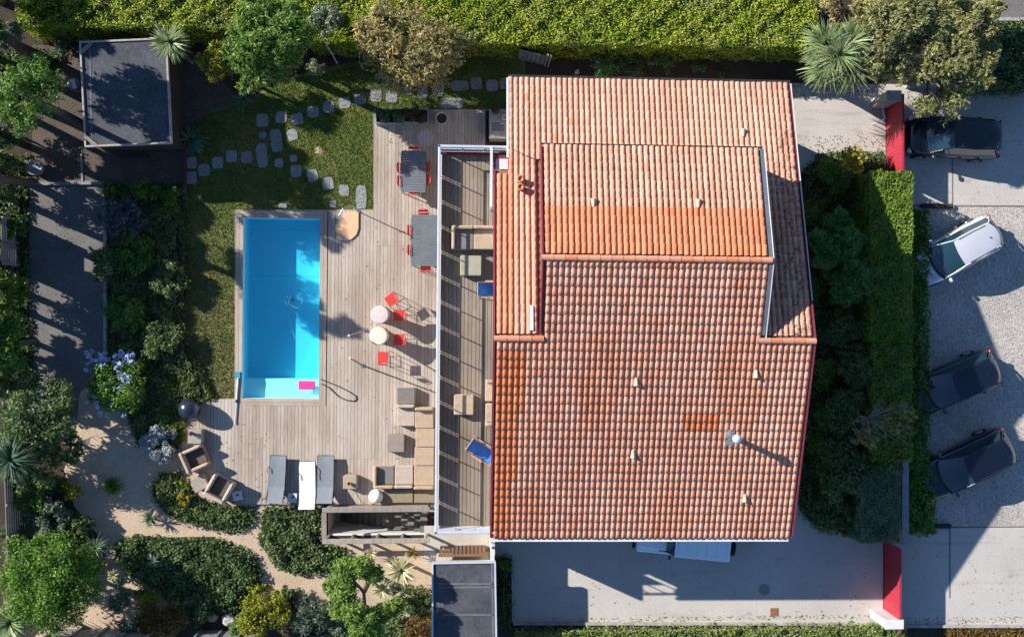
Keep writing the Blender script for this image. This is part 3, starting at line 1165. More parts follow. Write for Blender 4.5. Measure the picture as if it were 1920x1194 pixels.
# verge boards, gutters
mat('flash', (.13, .145, .175), (.10, .11, .14), 3, .5)
BG, WP, GM = MATS['burgundy'], MATS['white_paint'], MATS['grey_metal']
bar('verge_board', BG, (XL - .03, YS, zs(YS) - .04), (XL - .03, 0, Z1 - .04), .07, .2, roof)
bar('verge_board', BG, (XL - .03, 0, Z1 - .04), (XL - .03, YC, zn(YC) - .04), .07, .2, roof)
bar('verge_board', BG, (XN - .03, YC, zn(YC) - .05), (XN - .03, YN, zn(YN) - .05), .06, .2, roof)
bar('verge_board', BG, (XR + .03, YS, zs(YS) - .04), (XR + .03, 0, Z1 - .04), .06, .2, roof)
bar('verge_board', BG, (XR + .03, 0, Z1 - .04), (XR + .03, YN, zn(YN) - .04), .06, .2, roof)
bar('verge_board', BG, (XA - .03, 0.2, zs(.2) - .02), (XA - .03, Y2, Z2 - .02), .05, .2, roof)
bar('verge_board', BG, (XA - .03, Y2, Z2 - .02), (XA - .03, YN2, zn2(YN2) - .02), .05, .2, roof)
bar('verge_board', BG, (XB + .10, Y2, Z2 - .1), (XB + .10, YN2, zn2(YN2) - .1), .05, .2, roof)
bar('verge_flashing', MATS['flash'], (XB + .045, 0.2, zs(.2) + .04), (XB + .045, Y2, Z2 + .04), .12, .05, roof)
bar('verge_flashing', MATS['flash'], (XB + .045, Y2, Z2 + .04), (XB + .045, YN2, zn2(YN2) + .04), .12, .05, roof)
bar('verge_trim', WP, (XB + .13, 0.1, zs(.1) + .05), (XB + .13, Y2, Z2 + .05), .03, .05, roof)
bar('verge_trim', WP, (XB + .13, Y2, Z2 + .05), (XB + .13, YN2, zn2(YN2) + .05), .03, .05, roof)
bar('verge_trim', WP, (XR + .045, 1.5, zn(1.5) + .07), (XR + .045, YN, zn(YN) + .07), .03, .04, roof)
bar('verge_trim', WP, (XN - .08, YC + .5, zn(YC + .5) + .06), (XN - .08, YN, zn(YN) + .06), .08, .06, roof)
bar('gutter', WP, (XL, YS - .15, zs(YS) - .07), (XR - .1, YS - .15, zs(YS) - .07), .09, .09, roof)
bar('gutter', MATS['dark_metal'], (XN - .05, YN + .1, zn(YN) - .05), (XR + .05, YN + .1, zn(YN) - .05), .12, .1, roof)
bar('gutter', MATS['dark_metal'], (XA - .05, YN2 + .07, zn2(YN2) + .0), (XB + .08, YN2 + .07, zn2(YN2) + .0), .07, .07, roof)
bar('downpipe', WP, (XA - .33, .3, zn(.3) + .1), (XA - .33, 1.2, zn(1.2) + .1), .11, .06, roof)


# roof vents: hooded tiles
def vent(px, py, zf, sgn, plane_z):
    z = plane_z
    for _ in range(6):
        x, y = hl(px, py, z)
        z = zf(y)
    b = MB()
    ln = .3
    rows = []
    for s, rr in ((0, .05), (.5, .075), (1, .095)):
        yy = y - sgn * ln * (.5 - s)
        rows.append([(x - rr * math.cos(a), yy, zf(yy) + .06 + .02 + s * .05 + rr * math.sin(a) * (.5 + .7 * s)) for a in [math.pi * k / 8 for k in range(9)]])
    b.grid(rows)
    o = b.build('roof_vent', MATS['vent_clay'], roof)
    MB().add(rows[2] + [(x, y + sgn * ln * .5, zf(y + sgn * ln * .5) + .05)], [tuple(range(10))]).build('vent_mouth', MATS['terracotta'], o)


mat('vent_clay', (0.66, 0.48, 0.34), (0.58, 0.40, 0.28), 4, 0.7)
for q in ((1192, 715), (1416, 700), (1186, 850), (1395, 932)):
    vent(*q, zs, -1, 6.2)
vent(1392, 250, zn, 1, 4.8)
vent(1112, 381, zn2, 1, 7.4)
vent(1308, 382, zn2, 1, 7.4)


def on_slope(px, py, zf):
    z = 6.0
    for _ in range(8):
        x, y = hl(px, py, z)
        z = zf(y)
    return x, y, z


# metal flue with cowl and lead flashing
x, y, z = on_slope(1367, 822, zs)
fl = slab([(x - .17, y - .24, zs(y - .24) + .085), (x + .17, y - .24, zs(y - .24) + .085), (x + .17, y + .36, zs(y + .36) + .085), (x - .17, y + .36, zs(y + .36) + .085)], .02, 'chimney_flashing', MATS['zinc'], roof)
fy = y + .12
fl2 = MB().cyl((x, fy, z + .05), (x, fy, z + 1.0), .1, n=14).build('flue_pipe', MATS['steel'], roof)
MB().lathe([(.11, 0), (.17, .03), (.17, .10), (.12, .17), (.03, .22), (0, .22)], (x, fy, z + 1.0), 16).build('flue_cowl', MATS['pale_metal'], fl2)
# two terracotta pots on the west slope
for q in ((975, 338), (975, 353)):
    x, y, z = on_slope(*q, zn)
    MB().lathe([(.12, -.05), (.12, .22), (.15, .24), (.15, .32), (.09, .36), (.085, .3), (0, .3)], (x, y, z + .05), 14).build('chimney_pot', MATS['terracotta'], roof)
# pale canopy panel filling the notch of the roof
a = hl(930, 296, 4.9)
b_ = hl(960, 318, 4.9)
MB().box(((a[0] + b_[0]) / 2, (a[1] + b_[1]) / 2, 4.88), (b_[0] - a[0], abs(a[1] - b_[1]), .06)).build('canopy_panel', MATS['white_paint'], house)
bar('canopy_beam', BG, (a[0] - .05, a[1] + .03, 4.86), (b_[0], a[1] + .03, 4.86), .1, .14, house)
bar('canopy_beam', BG, (a[0] - .05, a[1], 4.86), (a[0] - .05, b_[1] - .2, 4.86), .08, .14, house)
cb = MB()
p0, p1 = on_slope(960, 283, zn), on_slope(1003, 300, zn)
cb.tube([(p0[0], p0[1], p0[2] + .35), ((p0[0] + p1[0]) / 2, (p0[1] + p1[1]) / 2, (p0[2] + p1[2]) / 2 + .2), (p1[0], p1[1], p1[2] + .12)], .012, 5)
cb.build('cable', MATS['black_plastic'], house)

# ------------------------------------------------------------------ pool deck (planks one by one)
deck = link('pool_deck', None, None, (DO[0], DO[1], 0), ROT)
tag(deck, kind='structure')
DECK = [dl(*p) for p in [(701, 206), (960, 206), (960, 960), (806, 960), (806, 945), (606, 945), (495, 945), (452, 945), (340, 880), (345, 748), (441, 748), (441, 394), (701, 394)]]


def spans(poly, x):
    ys = []
    n = len(poly)
    for i in range(n):
        (x1, y1), (x2, y2) = poly[i], poly[(i + 1) % n]
        if (x1 > x) != (x2 > x):
            ys.append(y1 + (x - x1) * (y2 - y1) / (x2 - x1))
    ys.sort()
    return [(ys[i], ys[i + 1]) for i in range(0, len(ys) - 1, 2)]


def cut(sp, a, b):
    out = []
    for s, e in sp:
        if e <= a or s >= b:
            out.append((s, e))
        else:
            if s < a:
                out.append((s, a))
            if e > b:
                out.append((b, e))
    return out


CP = 0.31                                     # coping width round the pool
BW = 0.150
cache = {}


def plank(name, x, y0, y1, w, z, m, parent, th=.03):
    key = (round(w, 3), th, m.name)
    if key not in cache:
        cache[key] = MB().box((0, 0, -th / 2), (w, 1.0, th)).mesh('plank', m)
    o = link(name, cache[key], parent, (x, (y0 + y1) / 2, z + random.uniform(-.002, .003)))
    o.scale = (1, y1 - y0, 1)
    return o


xmin = min(p[0] for p in DECK)
xmax = dl(905, 600)[0]
x = xmin + BW / 2
i = 0
BREAKS = [dl(600, q)[1] for q in (420, 640, 860)]
while x < xmax:
    sp = spans(DECK, x)
    if POOL[0] - CP - .02 < x < POOL[1] + CP + .02:
        sp = cut(sp, POOL[2] - CP, POOL[3] + CP)
    for s, e in sp:
        brk = sorted(b + random.choice((-.9, 0, .9)) for b in BREAKS if s + 1.6 < b < e - 1.6)
        if len(brk) > 1 and i % 2:
            brk = brk[::2]
        q = [s] + brk + [e]
        for k in range(len(q) - 1):
            plank('plank', x, q[k] + .003, q[k + 1] - .003, BW - .011, DZ, MATS['deck_wood'], deck)
    x += BW
    i += 1
# sub-frame below the boards and a skirting edge
fr = MB()
for k in range(len(DECK)):
    a, b = DECK[k], DECK[(k + 1) % len(DECK)]
    L = math.dist(a, b)
    fr.box(((a[0] + b[0]) / 2, (a[1] + b[1]) / 2, .03), (L, .04, .10), rz=math.atan2(b[1] - a[1], b[0] - a[0]))
fr.build('deck_edge', MATS['old_wood'], deck)
# coping boards
w2 = CP / 2
for k in range(2):
    o = w2 * (k + .5)
    plank('coping_plank', POOL[0] - o, POOL[2] - CP, POOL[3] + CP, w2 - .008, DZ + .004, MATS['coping_wood'], deck)
    plank('coping_plank', POOL[1] + o, POOL[2] - CP, POOL[3] + CP, w2 - .008, DZ + .004, MATS['coping_wood'], deck)
    for yy in (POOL[2] - o, POOL[3] + o):
        b = plank('coping_plank', (POOL[0] + POOL[1]) / 2, yy - (POOL[1] - POOL[0]) / 2, yy + (POOL[1] - POOL[0]) / 2, w2 - .008, DZ + .004, MATS['coping_wood'], deck)
        b.rotation_euler = (0, 0, math.pi / 2)

# ------------------------------------------------------------------ pool
pool = thing('swimming_pool', 'rectangular swimming pool with blue water set in the timber deck', 'pool', (DO[0], DO[1], 0), ROT)
m, nt, bs = new_mat('pool_liner')
p = geo_pos(nt)
nt.links.new(mix_rgb(nt, ramp(nt, noise(nt, 1.5, p, 4), .3, .7), (0.50, 0.86, 0.90), (0.57, 0.90, 0.93)), bs.inputs['Base Color'])
bs.inputs['Roughness'].default_value = .6
MATS['pool_liner'] = m
FL = -1.10
SH = -0.42
ysh = dl(527, 711)[1]
_w = POOL[1] - POOL[0]
x0, x1, y0, y1 = POOL
lin = MB()
lin.add([(x0, ysh, FL), (x1, ysh, FL), (x1, y1, FL), (x0, y1, FL)], [(0, 1, 2, 3)])
lin.add([(x0, y0, SH), (x1, y0, SH), (x1, ysh, SH), (x0, ysh, SH)], [(0, 1, 2, 3)])
lin.add([(x0, ysh, FL), (x1, ysh, FL), (x1, ysh, SH), (x0, ysh, SH)], [(0, 1, 2, 3)])
for a, b in (((x0, y0), (x1, y0)), ((x1, y0), (x1, y1)), ((x1, y1), (x0, y1)), ((x0, y1), (x0, y0))):
    lin.add([(*a, FL), (*b, FL), (*b, DZ - .005), (*a, DZ - .005)], [(0, 1, 2, 3)])
liner = lin.build('liner', MATS['pool_liner'], pool)
m, nt, bs = new_mat('pool_water')
nt.nodes.remove(bs)
tr = N(nt, 'ShaderNodeBsdfTransparent')
gl = N(nt, 'ShaderNodeBsdfGlossy')
gl.inputs['Roughness'].default_value = 0.03
bp = N(nt, 'ShaderNodeBump')
bp.inputs['Strength'].default_value = .25
bp.inputs['Distance'].default_value = .02
nt.links.new(noise(nt, 3.5, geo_pos(nt), 3), bp.inputs['Height'])
nt.links.new(bp.outputs[0], gl.inputs['Normal'])
mx = N(nt, 'ShaderNodeMixShader')
mx.inputs[0].default_value = 0.045
nt.links.new(tr.outputs[0], mx.inputs[1])
nt.links.new(gl.outputs[0], mx.inputs[2])
va = N(nt, 'ShaderNodeVolumeAbsorption')
va.inputs['Color'].default_value = (0.0, 0.77, 0.90, 1)
va.inputs['Density'].default_value = 0.85
nt.links.new(mx.outputs[0], nt.nodes['Material Output'].inputs[0])
nt.links.new(va.outputs[0], nt.nodes['Material Output'].inputs[1])
MATS['pool_water'] = m
WZ = -0.10
MB().box(((x0 + x1) / 2, (y0 + y1) / 2, (WZ + FL - .1) / 2), (x1 - x0 + .04, y1 - y0 + .04, WZ - FL + .1)).build('water', MATS['pool_water'], pool)
for yy in np.linspace(ysh + .4, y1 - .4, 4):
    MB().box(((x0 + x1) / 2, yy, FL + .004), (x1 - x0, .015, .008)).build('liner_seam', mat('seam_blue', (.42, .68, .78), (.38, .62, .72)), liner)
MB().lathe([(0, .02), (.11, .02), (.13, 0)], ((x0 + x1) / 2 + .3, (ysh + y1) / 2, FL + .004), 16).build('floor_drain', MATS['white_paint'], liner)
q = dl(590, 593, -.3)
MB().box((x1 - .03, q[1], -.35), (.06, .3, .2)).build('skimmer', MATS['black_plastic'], pool)
# cleaner hose loop drifting in the pool
hz = -.08
pts = [dl(*p, hz) for p in ((577, 645), (553, 633), (545, 610), (541, 590), (537, 570), (533, 560), (538, 555), (543, 562), (541, 570))]
pts2 = [dl(*p, hz) for p in ((543, 562), (548, 552), (560, 551), (567, 560), (565, 572), (556, 578), (545, 572))]
b = MB()
for s in (pts, pts2):
    b.tube([(*p_, hz) for p_ in s], .009, 5)
o = b.build('pool_hose', mat('hose_pale', (.22, .42, .52), (.18, .36, .45), 3, .5), None, (DO[0], DO[1], 0), ROT)
tag(o, 'pale looped cleaner hose floating on the pool water', 'hose')
# pink float
q = P(575, 722, -.03)
t = thing('pool_float', 'bright pink foam float lying on the pool ledge', 'float', (q[0], q[1], -.12), ROT)
MB().box((0, 0, .05), (.72, .37, .1), bev=.03).build('foam_block', MATS['pink_foam'], t)
MB().box((0, 0, .101), (.62, .02, .006)).build('seam', mat('pink_dark', (.5, .03, .2)), t)
# telescopic pole on the deck
a, b2 = dl(447, 708), dl(441, 795)
t = thing('telescopic_pole', 'white telescopic pool pole lying beside the pool corner', 'pole', (DO[0], DO[1], DZ), ROT)
mid = ((a[0] + b2[0]) / 2, (a[1] + b2[1]) / 2)
MB().cyl((*a, .05), (*mid, .05), .035).build('outer_tube', MATS['white_paint'], t)
MB().cyl((*mid, .05), (*b2, .05), .026).build('inner_tube', MATS['pale_metal'], t)
MB().cyl((mid[0], mid[1] + .06, .05), (mid[0], mid[1] - .06, .05), .045).build('clamp', MATS['black_plastic'], t)
MB().box((a[0] - .03, a[1] + .12, .03), (.22, .28, .05)).build('net_head', mat('net_blue', (.03, .22, .32), (.05, .3, .4), 6, .6), t)
# black hose from the pool inlet
pts = [P(*p, DZ + .025) for p in ((602, 711), (615, 716), (635, 724), (655, 734), (667, 742), (669, 748), (664, 752), (650, 750), (636, 744), (626, 735), (618, 727), (603, 719))]
o = MB().tube(pts, .022, 6).build('garden_hose', MATS['black_plastic'])
tag(o, 'black hose looping from the pool edge across the deck', 'hose')

# ------------------------------------------------------------------ outdoor shower on a teardrop tray
t = thing('outdoor_shower', 'outdoor shower with slim steel column on a peach teardrop tray', 'shower', (*P(650, 424, DZ)[:2], DZ))
O = t.location
ring = [(672, 398), (672, 410), (672, 428), (668, 440), (658, 449), (646, 451), (634, 444), (628, 434), (628, 424), (634, 412), (643, 403), (652, 398), (662, 397)]
pl = [(P(*q, DZ + .06)[0] - O[0], P(*q, DZ + .06)[1] - O[1]) for q in ring]
MB().prism(pl, 0, .06).build('tray', MATS['peach'], t)
bx, by = P(672, 397, DZ)[0] - O[0], P(672, 397, DZ)[1] - O[1]
b = MB().tube([(bx, by, 0), (bx, by, 2.0), (bx - .12, by - .02, 2.2), (bx - .35, by - .12, 2.22), (bx - .55, by - .42, 2.15)], .022, 8)
b.build('column', MATS['steel'], t)
MB().cyl((bx - .55, by - .42, 2.16), (bx - .56, by - .44, 2.08), .05, .1, 14).build('shower_head', MATS['steel'], t)
MB().cyl((bx - .1, by, 1.1), (bx + .1, by, 1.1), .02).build('tap', MATS['steel'], t)
MB().cyl((bx, by, 0.0), (bx, by, .03), .09, n=14).build('base_plate', MATS['steel'], t)

# ------------------------------------------------------------------ raised terrace
TZ = 3.95
RZ = TZ + 1.03
TL = hl(821, 600, RZ)[0]
TN = hl(826, 274, RZ)[1]
TS = hl(816, 998, RZ)[1]
TR = XL + .18
terr = thing('terrace', 'raised timber terrace with dark panelled balustrade along the house', 'terrace', (HO[0], HO[1], 0), ROT)
MB().box(((TL + TR) / 2, (TN + TS) / 2, TZ - .16), (TR - TL, TN - TS, .24)).build('slab', MATS['render_wall'], terr)
x = TL + .08
while x < TR - .04:
    w = .150
    yy = TS + .05
    e1 = TS + (TN - TS) * random.choice((.3, .45, .6, .7))
    for s, e in ((TS + .05, e1), (e1 + .006, TN - .05)):
        plank('terrace_plank', x + w / 2, s, e, w - (.012 if int(x * 7) % 2 else .018), TZ, MATS['terrace_wood'], terr)
    x += w + .003
for yy in np.linspace(TS + .15, TN - .15, 6):
    MB().box((TL + .12, yy, (TZ - .28) / 2 + .02), (.14, .14, TZ - .3)).build('support_post', WP, terr)


w_ = MB().box(((TL + XL) / 2 + .25, TS + .25, (TZ - .28) / 2), (XL - TL + .5, .2, TZ - .3)).build('sun_block_wall', MATS['render_wall'], terr)  # unseen wall, added to stop sun passing under the terrace onto the driveway
MB().box(((TL + XL) / 2, TS + .13, 1.05), (.9, .06, 2.1)).build('sun_block_door', MATS['brown_wood'], w_)  # invented door dressing the added wall


def railing(a, b, n, h_panel, rail_m, panel_m):
    a, b = Vector((*a, TZ)), Vector((*b, TZ))
    d = (b - a)
    L = d.length
    d.normalize()
    rz = math.atan2(d.y, d.x)
    MB().box(tuple((a + b) / 2 + Vector((0, 0, 1.03))), (L + .1, .10, .05), rz=rz, bev=.015).build('handrail', rail_m, terr)
    st = L / n
    for k in range(n + 1):
        c = a + d * (k * st)
        MB().box((c.x, c.y, TZ + .5), (.035, .035, 1.02), rz=rz).build('baluster_post', rail_m, terr)
    for k in range(n):
        c = a + d * ((k + .5) * st)
        MB().box((c.x, c.y, TZ + h_panel / 2 + .0), (st - .13, .025, h_panel), rz=rz).build('balustrade_panel', panel_m, terr)
    MB().box(tuple((a + b) / 2 + Vector((0, 0, h_panel + .03))), (L, .03, .02), rz=rz).build('mid_rail', rail_m, terr)


PM = MATS['pale_metal']
railing((TL, TS), (TL, TN), 15, .47, PM, MATS['panel'])
railing((TL, TN), (XN - .1, TN), 3, .47, PM, mat('panel_pale', (.30, .38, .46), (.26, .33, .41), 3, .35))
railing((TL, TS), (XL + .1, TS), 3, .47, PM, mat('panel_white', (.6, .62, .64), (.55, .57, .6), 3, .4))
bar('edge_beam', BG, (TL, TN - .1, TZ + .06), (XN, TN - .1, TZ + .06), .1, .12, terr)
xs = hl(921, 330, RZ)[0]
bar('divider_rail', WP, (xs, TN, RZ + .05), (xs, hl(920, 388, RZ)[1], RZ + .05), .1, .06, terr)
for f in (0, .5, 1):
    yy = TN + (hl(920, 388, RZ)[1] - TN) * f
    MB().box((xs, yy, TZ + .5), (.05, .05, 1.05)).build('divider_post', WP, terr)

# ------------------------------------------------------------------ stairwell
st = thing('stairwell', 'open stairwell with timber rails and steps going down beside the sofas', 'stairs', ((PIT[0] + PIT[1]) / 2, (PIT[2] + PIT[3]) / 2, 0))
W2, D2 = (PIT[1] - PIT[0]) / 2, (PIT[3] - PIT[2]) / 2
NB = 14
DEP = 2.45
w = MB()
w.add([(-W2, D2, -DEP), (W2, D2, -DEP), (W2, D2, .02), (-W2, D2, .02)], [(0, 1, 2, 3)])
w.add([(-W2, -D2, -DEP), (-W2, D2, -DEP), (-W2, D2, .02), (-W2, -D2, .02)], [(0, 1, 2, 3)])
w.add([(W2, -D2, -DEP), (W2, D2, -DEP), (W2, D2, .02), (W2, -D2, .02)], [(0, 1, 2, 3)])
w.add([(-W2, -D2, -DEP), (W2, -D2, -DEP), (W2, D2, -DEP), (-W2, D2, -DEP)], [(0, 1, 2, 3)])
w.build('pit_wall', MATS['render_wall'], st)
MB().box((0, -D2 + .04, -DEP / 2), (2 * W2 - .02, .08, DEP)).build('white_wall', WP, st)
run = (2 * W2 - .25) / NB
for k in range(NB):
    zt = -DEP + DEP * (k + 1) / NB - .03
    MB().box((-W2 + .2 + run * (k + .5), .04, zt - .02), (run + .02, 2 * D2 - .1, .04)).build('tread', MATS['step_wood'] if 'step_wood' in MATS else mat('step_wood', (.20, .175, .15), (.14, .12, .10), 3, .85, fine=(20, .8), rnd=.15), st)
RW = .21
OW = MATS['old_wood']
MB().box((0, D2 + .02, SZ), (2 * W2 + RW, RW, .06), bev=.012).build('rail', OW, st)
MB().box((0, -D2 - .02, SZ), (2 * W2 + RW, RW, .06), bev=.012).build('rail', OW, st)
MB().box((-W2 - .03, 0, SZ - .003), (RW, 2 * D2 - .2, .06)).build('rail', OW, st)
for sx in (-1, -.5, 0, .5, 1):
    for sy in (-1, 1):
        MB().box((sx * (W2 - .04), sy * (D2 + .03) - sy * .05, SZ / 2 - .02), (.09, .09, SZ - .04)).build('rail_post', OW, st)
for sy in (1,):
    for zz in (.3, .6):
        MB().box((0, sy * (D2 + .05), zz), (2 * W2, .03, .16)).build('side_board', OW, st)


# ------------------------------------------------------------------ flat-roofed sheds
def shed(name, label, ring, z, m_edge, braces=(), seams=()):
    """ring: roof corners in the photo at roof height, clockwise from top left"""
    W = [P(*q, z) for q in ring]
    cx, cy = sum(p[0] for p in W) / 4, sum(p[1] for p in W) / 4
    t = thing(name, label, 'shed', (cx, cy, 0))
    L = [(p[0] - cx, p[1] - cy) for p in W]
    inn = [(x * .93, y * .93) for x, y in L]
    MB().prism(inn[::-1], -.03, z - .12).build('wall', mat('shed_wood', (.045, .04, .035), (.03, .027, .024), 3, .9) if braces else MATS['render_wall'], t)
    rf = MB().prism([(x * .985, y * .985) for x, y in L][::-1], z - .12, z).build('roof', MATS['felt'], t)
    for k in range(4):
        a, b = L[k], L[(k + 1) % 4]
        ln = math.dist(a, b)
        MB().box(((a[0] + b[0]) / 2, (a[1] + b[1]) / 2, z - .02), (ln - .06 if k % 2 else ln + .06, .07, .16 + .004 * k), rz=math.atan2(b[1] - a[1], b[0] - a[0])).build('roof_edge', m_edge, rf)
    for a, b in braces:
        a, b = P(*a, z + .05), P(*b, z + .05)
        MB().box(((a[0] + b[0]) / 2 - cx, (a[1] + b[1]) / 2 - cy, z + .04), (math.dist(a, b), .14, .05), rz=math.atan2(b[1] - a[1], b[0] - a[0])).build('corner_plank', OW, rf)
    for a, b in seams:
        a, b = P(*a, z + .01), P(*b, z + .01)
        MB().box(((a[0] + b[0]) / 2 - cx, (a[1] + b[1]) / 2 - cy, z + .003), (math.dist(a, b), .06, .012), rz=math.atan2(b[1] - a[1], b[0] - a[0])).build('felt_seam', MATS['seam'], rf)
    MB().box((0, -abs(L[2][1]) * .93 - .03, 1.0), (.9, .04, 2.0)).build('door', MATS['brown_wood'], t)
    return t


mat('seam', (.16, .165, .175), (.11, .115, .12), 3, .8)
s1 = shed('garden_shed', 'dark flat-roofed garden shed with corner planks beside the shaded patio', [(151, 80), (312, 73), (321, 268), (161, 275)], 2.45, mat('edge_wood', (.40, .37, .34), (.28, .25, .23), 3, .8), [((153, 98), (172, 80)), ((161, 257), (182, 274))], [((168, 80), (172, 272))])
q = P(165, 178, 2.5)
s2 = shed('store_shed', 'grey felt flat-roofed store shed between the driveway and the yucca bed', [(811, 1055), (928, 1053), (931, 1230), (811, 1230)], 2.35, PM, (), [((822, 1094), (924, 1094)), ((822, 1101), (924, 1100)), ((922, 1056), (925, 1194)), ((830, 1152), (925, 1152))])
# screen wall between the walkway and the driveway
a, b, c = P(921, 958, 1.9), P(923, 1018, 1.9), P(924, 1056, 1.9)
t = thing('screen_wall', 'narrow pale screen wall between the walkway and the driveway', 'wall', (b[0], b[1], 0))
MB().box((0, (a[1] - b[1]) / 2, 1.93), (.12, a[1] - b[1], 3.9)).build('high_wall', MATS['render_wall'], t)  # height raised up to the terrace to cast shade on the driveway
MB().box((0, (c[1] - b[1]) / 2, .92), (.12, b[1] - c[1], 1.9)).build('low_wall', MATS['render_wall'], t)
MB().box((0, (c[1] - b[1]) / 2, 1.9), (.18, b[1] - c[1], .05)).build('coping', WP, t)
# slatted gate between store shed and terrace
a, b = P(822, 1041, 1.7), P(911, 1041, 1.7)
g = thing('slatted_gate', 'brown timber slatted gate across the walkway by the store shed', 'gate', ((a[0] + b[0]) / 2, a[1], 0))
L = b[0] - a[0]
MB().box((0, 0, 1.7), (L, .1, .08)).build('top_rail', MATS['brown_wood'], g)
for k in range(12):
    MB().box((-L / 2 + (k + .5) * L / 12, 0, .85), (L / 12 - .05, .04, 1.64)).build('slat', MATS['brown_wood'], g)

# ------------------------------------------------------------------ red sliding gates, posts and the wall between them
def red_gate(label, yt, yb, xb, h, n):
    a, b = P(xb, yt, .05), P(xb, yb, .05)
    t = thing('sliding_gate', label, 'gate', (a[0], (a[1] + b[1]) / 2, 0))
    L = a[1] - b[1]
    for k in range(n):
        MB().box((0, -L / 2 + L * (k + .5) / n, h / 2 + .04), (.05, L / n - .012, h - .02)).build('gate_panel', MATS['gate_red'], t)
    MB().box((0, 0, h + .05), (.09, L, .06)).build('top_rail', MATS['gate_red'], t)
    MB().box((0, 0, .03), (.08, L, .05)).build('track', MATS['dark_metal'], t)
    return t


red_gate('red sliding gate beside the tamarisk at the sunlit entrance drive', 192, 330, 1663, 1.55, 3)
red_gate('red sliding gate closing the shaded driveway near the drain cover', 1012, 1163, 1658, 1.55, 3)


def post(label, px, py, h, w, m, cap=True):
    a = P(px, py, h)
    t = thing('gate_post', label, 'post', (a[0], a[1], 0))
    MB().box((0, 0, h / 2 - .02), (w[0], w[1], h)).build('pillar', m, t)
    MB().box((0, 0, h + .01), (w[0] + .06, w[1] + .06, .07), bev=.02).build('cap', m, t)
    return t


post('white gate post with angled cap by the bottom hedge', 1677, 1170, 1.6, (.75, .35), WP)
gp = post('pale gate post under the tamarisk branches', 1676, 180, 1.6, (.6, .4), MATS['rock'])
q = [P(*p, 1.3) for p in ((1655, 195), (1655, 208), (1660, 222))]
O = gp.location
q = [(p_[0] - O[0], p_[1] - O[1], p_[2]) for p_ in q]
MB().tube([(q[0][0] + .25, q[0][1], 1.2), q[0], q[1], q[2], (q[2][0], q[2][1], .02)], .02, 6).build('gate_arm', MATS['pale_metal'], gp)
a, b = P(1698, 470, 1.15), P(1698, 1021, 1.15)
t = thing('boundary_wall', 'low grey boundary wall between the clipped hedge and the parking', 'wall', (a[0], (a[1] + b[1]) / 2, 0))
MB().box((0, 0, .55), (.22, a[1] - b[1], 1.1)).build('wall', MATS['render_wall'], t)
for k in range(10):
    L = (a[1] - b[1]) / 10
    MB().box((0, -5 * L + (k + .5) * L, 1.12), (.3, L - .01, .06)).build('coping_stone', MATS['stone'], t)


def kerb(label, a, b, w, h, m, cat='kerb', z=None, name='kerb'):
    A, B = P(*a, h), P(*b, h)
    t = thing(name, label, cat, ((A[0] + B[0]) / 2, (A[1] + B[1]) / 2, 0), math.atan2(B[1] - A[1], B[0] - A[0]))
    L = math.dist(A, B)
    n = max(1, int(L / 1.0))
    for k in range(n):
        MB().box((-L / 2 + (k + .5) * L / n, 0, h / 2 - .02), (L / n - .008, w, h + .04)).build('kerb_stone', m, t)
    return t


kerb('pale kerb edging the shaded courtyard beside the shrub bed', (196, 372), (197, 668), .14, .22, MATS['rock'])
kerb('stone kerb between the courtyard and the patio', (50, 345), (190, 343), .12, .14, MATS['stone'])
kerb('stone edging strip crossing the shaded patio', (152, 288), (154, 341), .07, .05, MATS['stone'])
kerb('black timber edging along the patio end of the lawn', (345, 262), (345, 384), .1, .28, MATS['fence_dark'] if 'fence_dark' in MATS else mat('fence_dark', (.03, .027, .025), (.05, .045, .04), 3, .9))
kerb('concrete kerb along the top edge of the parking apron', (1700, 160), (2000, 160), .18, .2, MATS['rock'])
kerb('concrete kerb between the mulch bed and the entrance drive', (1478, 158), (1600, 162), .12, .12, MATS['rock'])
kerb('low kerb between the driveway and the bottom hedge', (962, 1169), (1660, 1170), .12, .1, MATS['rock'])
kerb('low kerb along the bottom edge of the parking apron', (1690, 1174), (2000, 1174), .12, .12, MATS['rock'])
kerb('kerb at the edge of the planting strip by the driveway', (961, 1050), (962, 1166), .1, .15, MATS['rock'])
kerb('asphalt road kerb behind the tamarisk', (1868, 36), (2000, 37), .15, .15, MATS['rock'])


def wheel_stop(label, a, b):
    A, B = P(*a, .2), P(*b, .2)
    t = thing('wheel_stop', label, 'wheel stop', ((A[0] + B[0]) / 2, (A[1] + B[1]) / 2, 0), math.atan2(B[1] - A[1], B[0] - A[0]))
    L = math.dist(A, B)
    MB().box((0, 0, .09), (L, .2, .2), bev=.05).build('sleeper', MATS['fence_dark'], t)
    MB().box((L / 2, 0, .1), (.02, .17, .16)).build('end_grain', OW, t)


wheel_stop('dark timber sleeper lying near the white car', (1728, 386), (1789, 386))
wheel_stop('dark timber sleeper lying at the end of the street hedge', (1752, 987), (1785, 987))
# drain cover and manhole
q = P(1452, 1147, .02)
t = thing('drain_cover', 'square rusty drain cover set in the driveway', 'drain cover', (q[0], q[1], .014))
MB().box((0, 0, .004), (.36, .36, .012)).build('frame', mat('rust', (.26, .11, .06), (.19, .08, .045), 8, .8), t)
for k in range(5):
    MB().box((0, -.13 + k * .065, .014), (.3, .035, .008)).build('grate_bar', mat('rust_bar', (.30, .14, .09), (.22, .1, .06), 8, .8), t)
q = P(1433, 1105, .02)
t = thing('manhole_cover', 'grey oval manhole cover in the shaded driveway', 'manhole cover', (q[0], q[1], .014))
MB().lathe([(.0, .008), (.2, .008), (.22, .004), (.22, -.01)], n=20).build('lid', mat('lid_grey', (.30, .28, .26), (.24, .23, .21), 4, .9, fine=(20, .8)), t)
MB().lathe([(.22, .0), (.27, .006), (.28, -.01)], n=20).build('ring', mat('ring_grey', (.36, .34, .31), (.3, .28, .26), 4, .9), t)


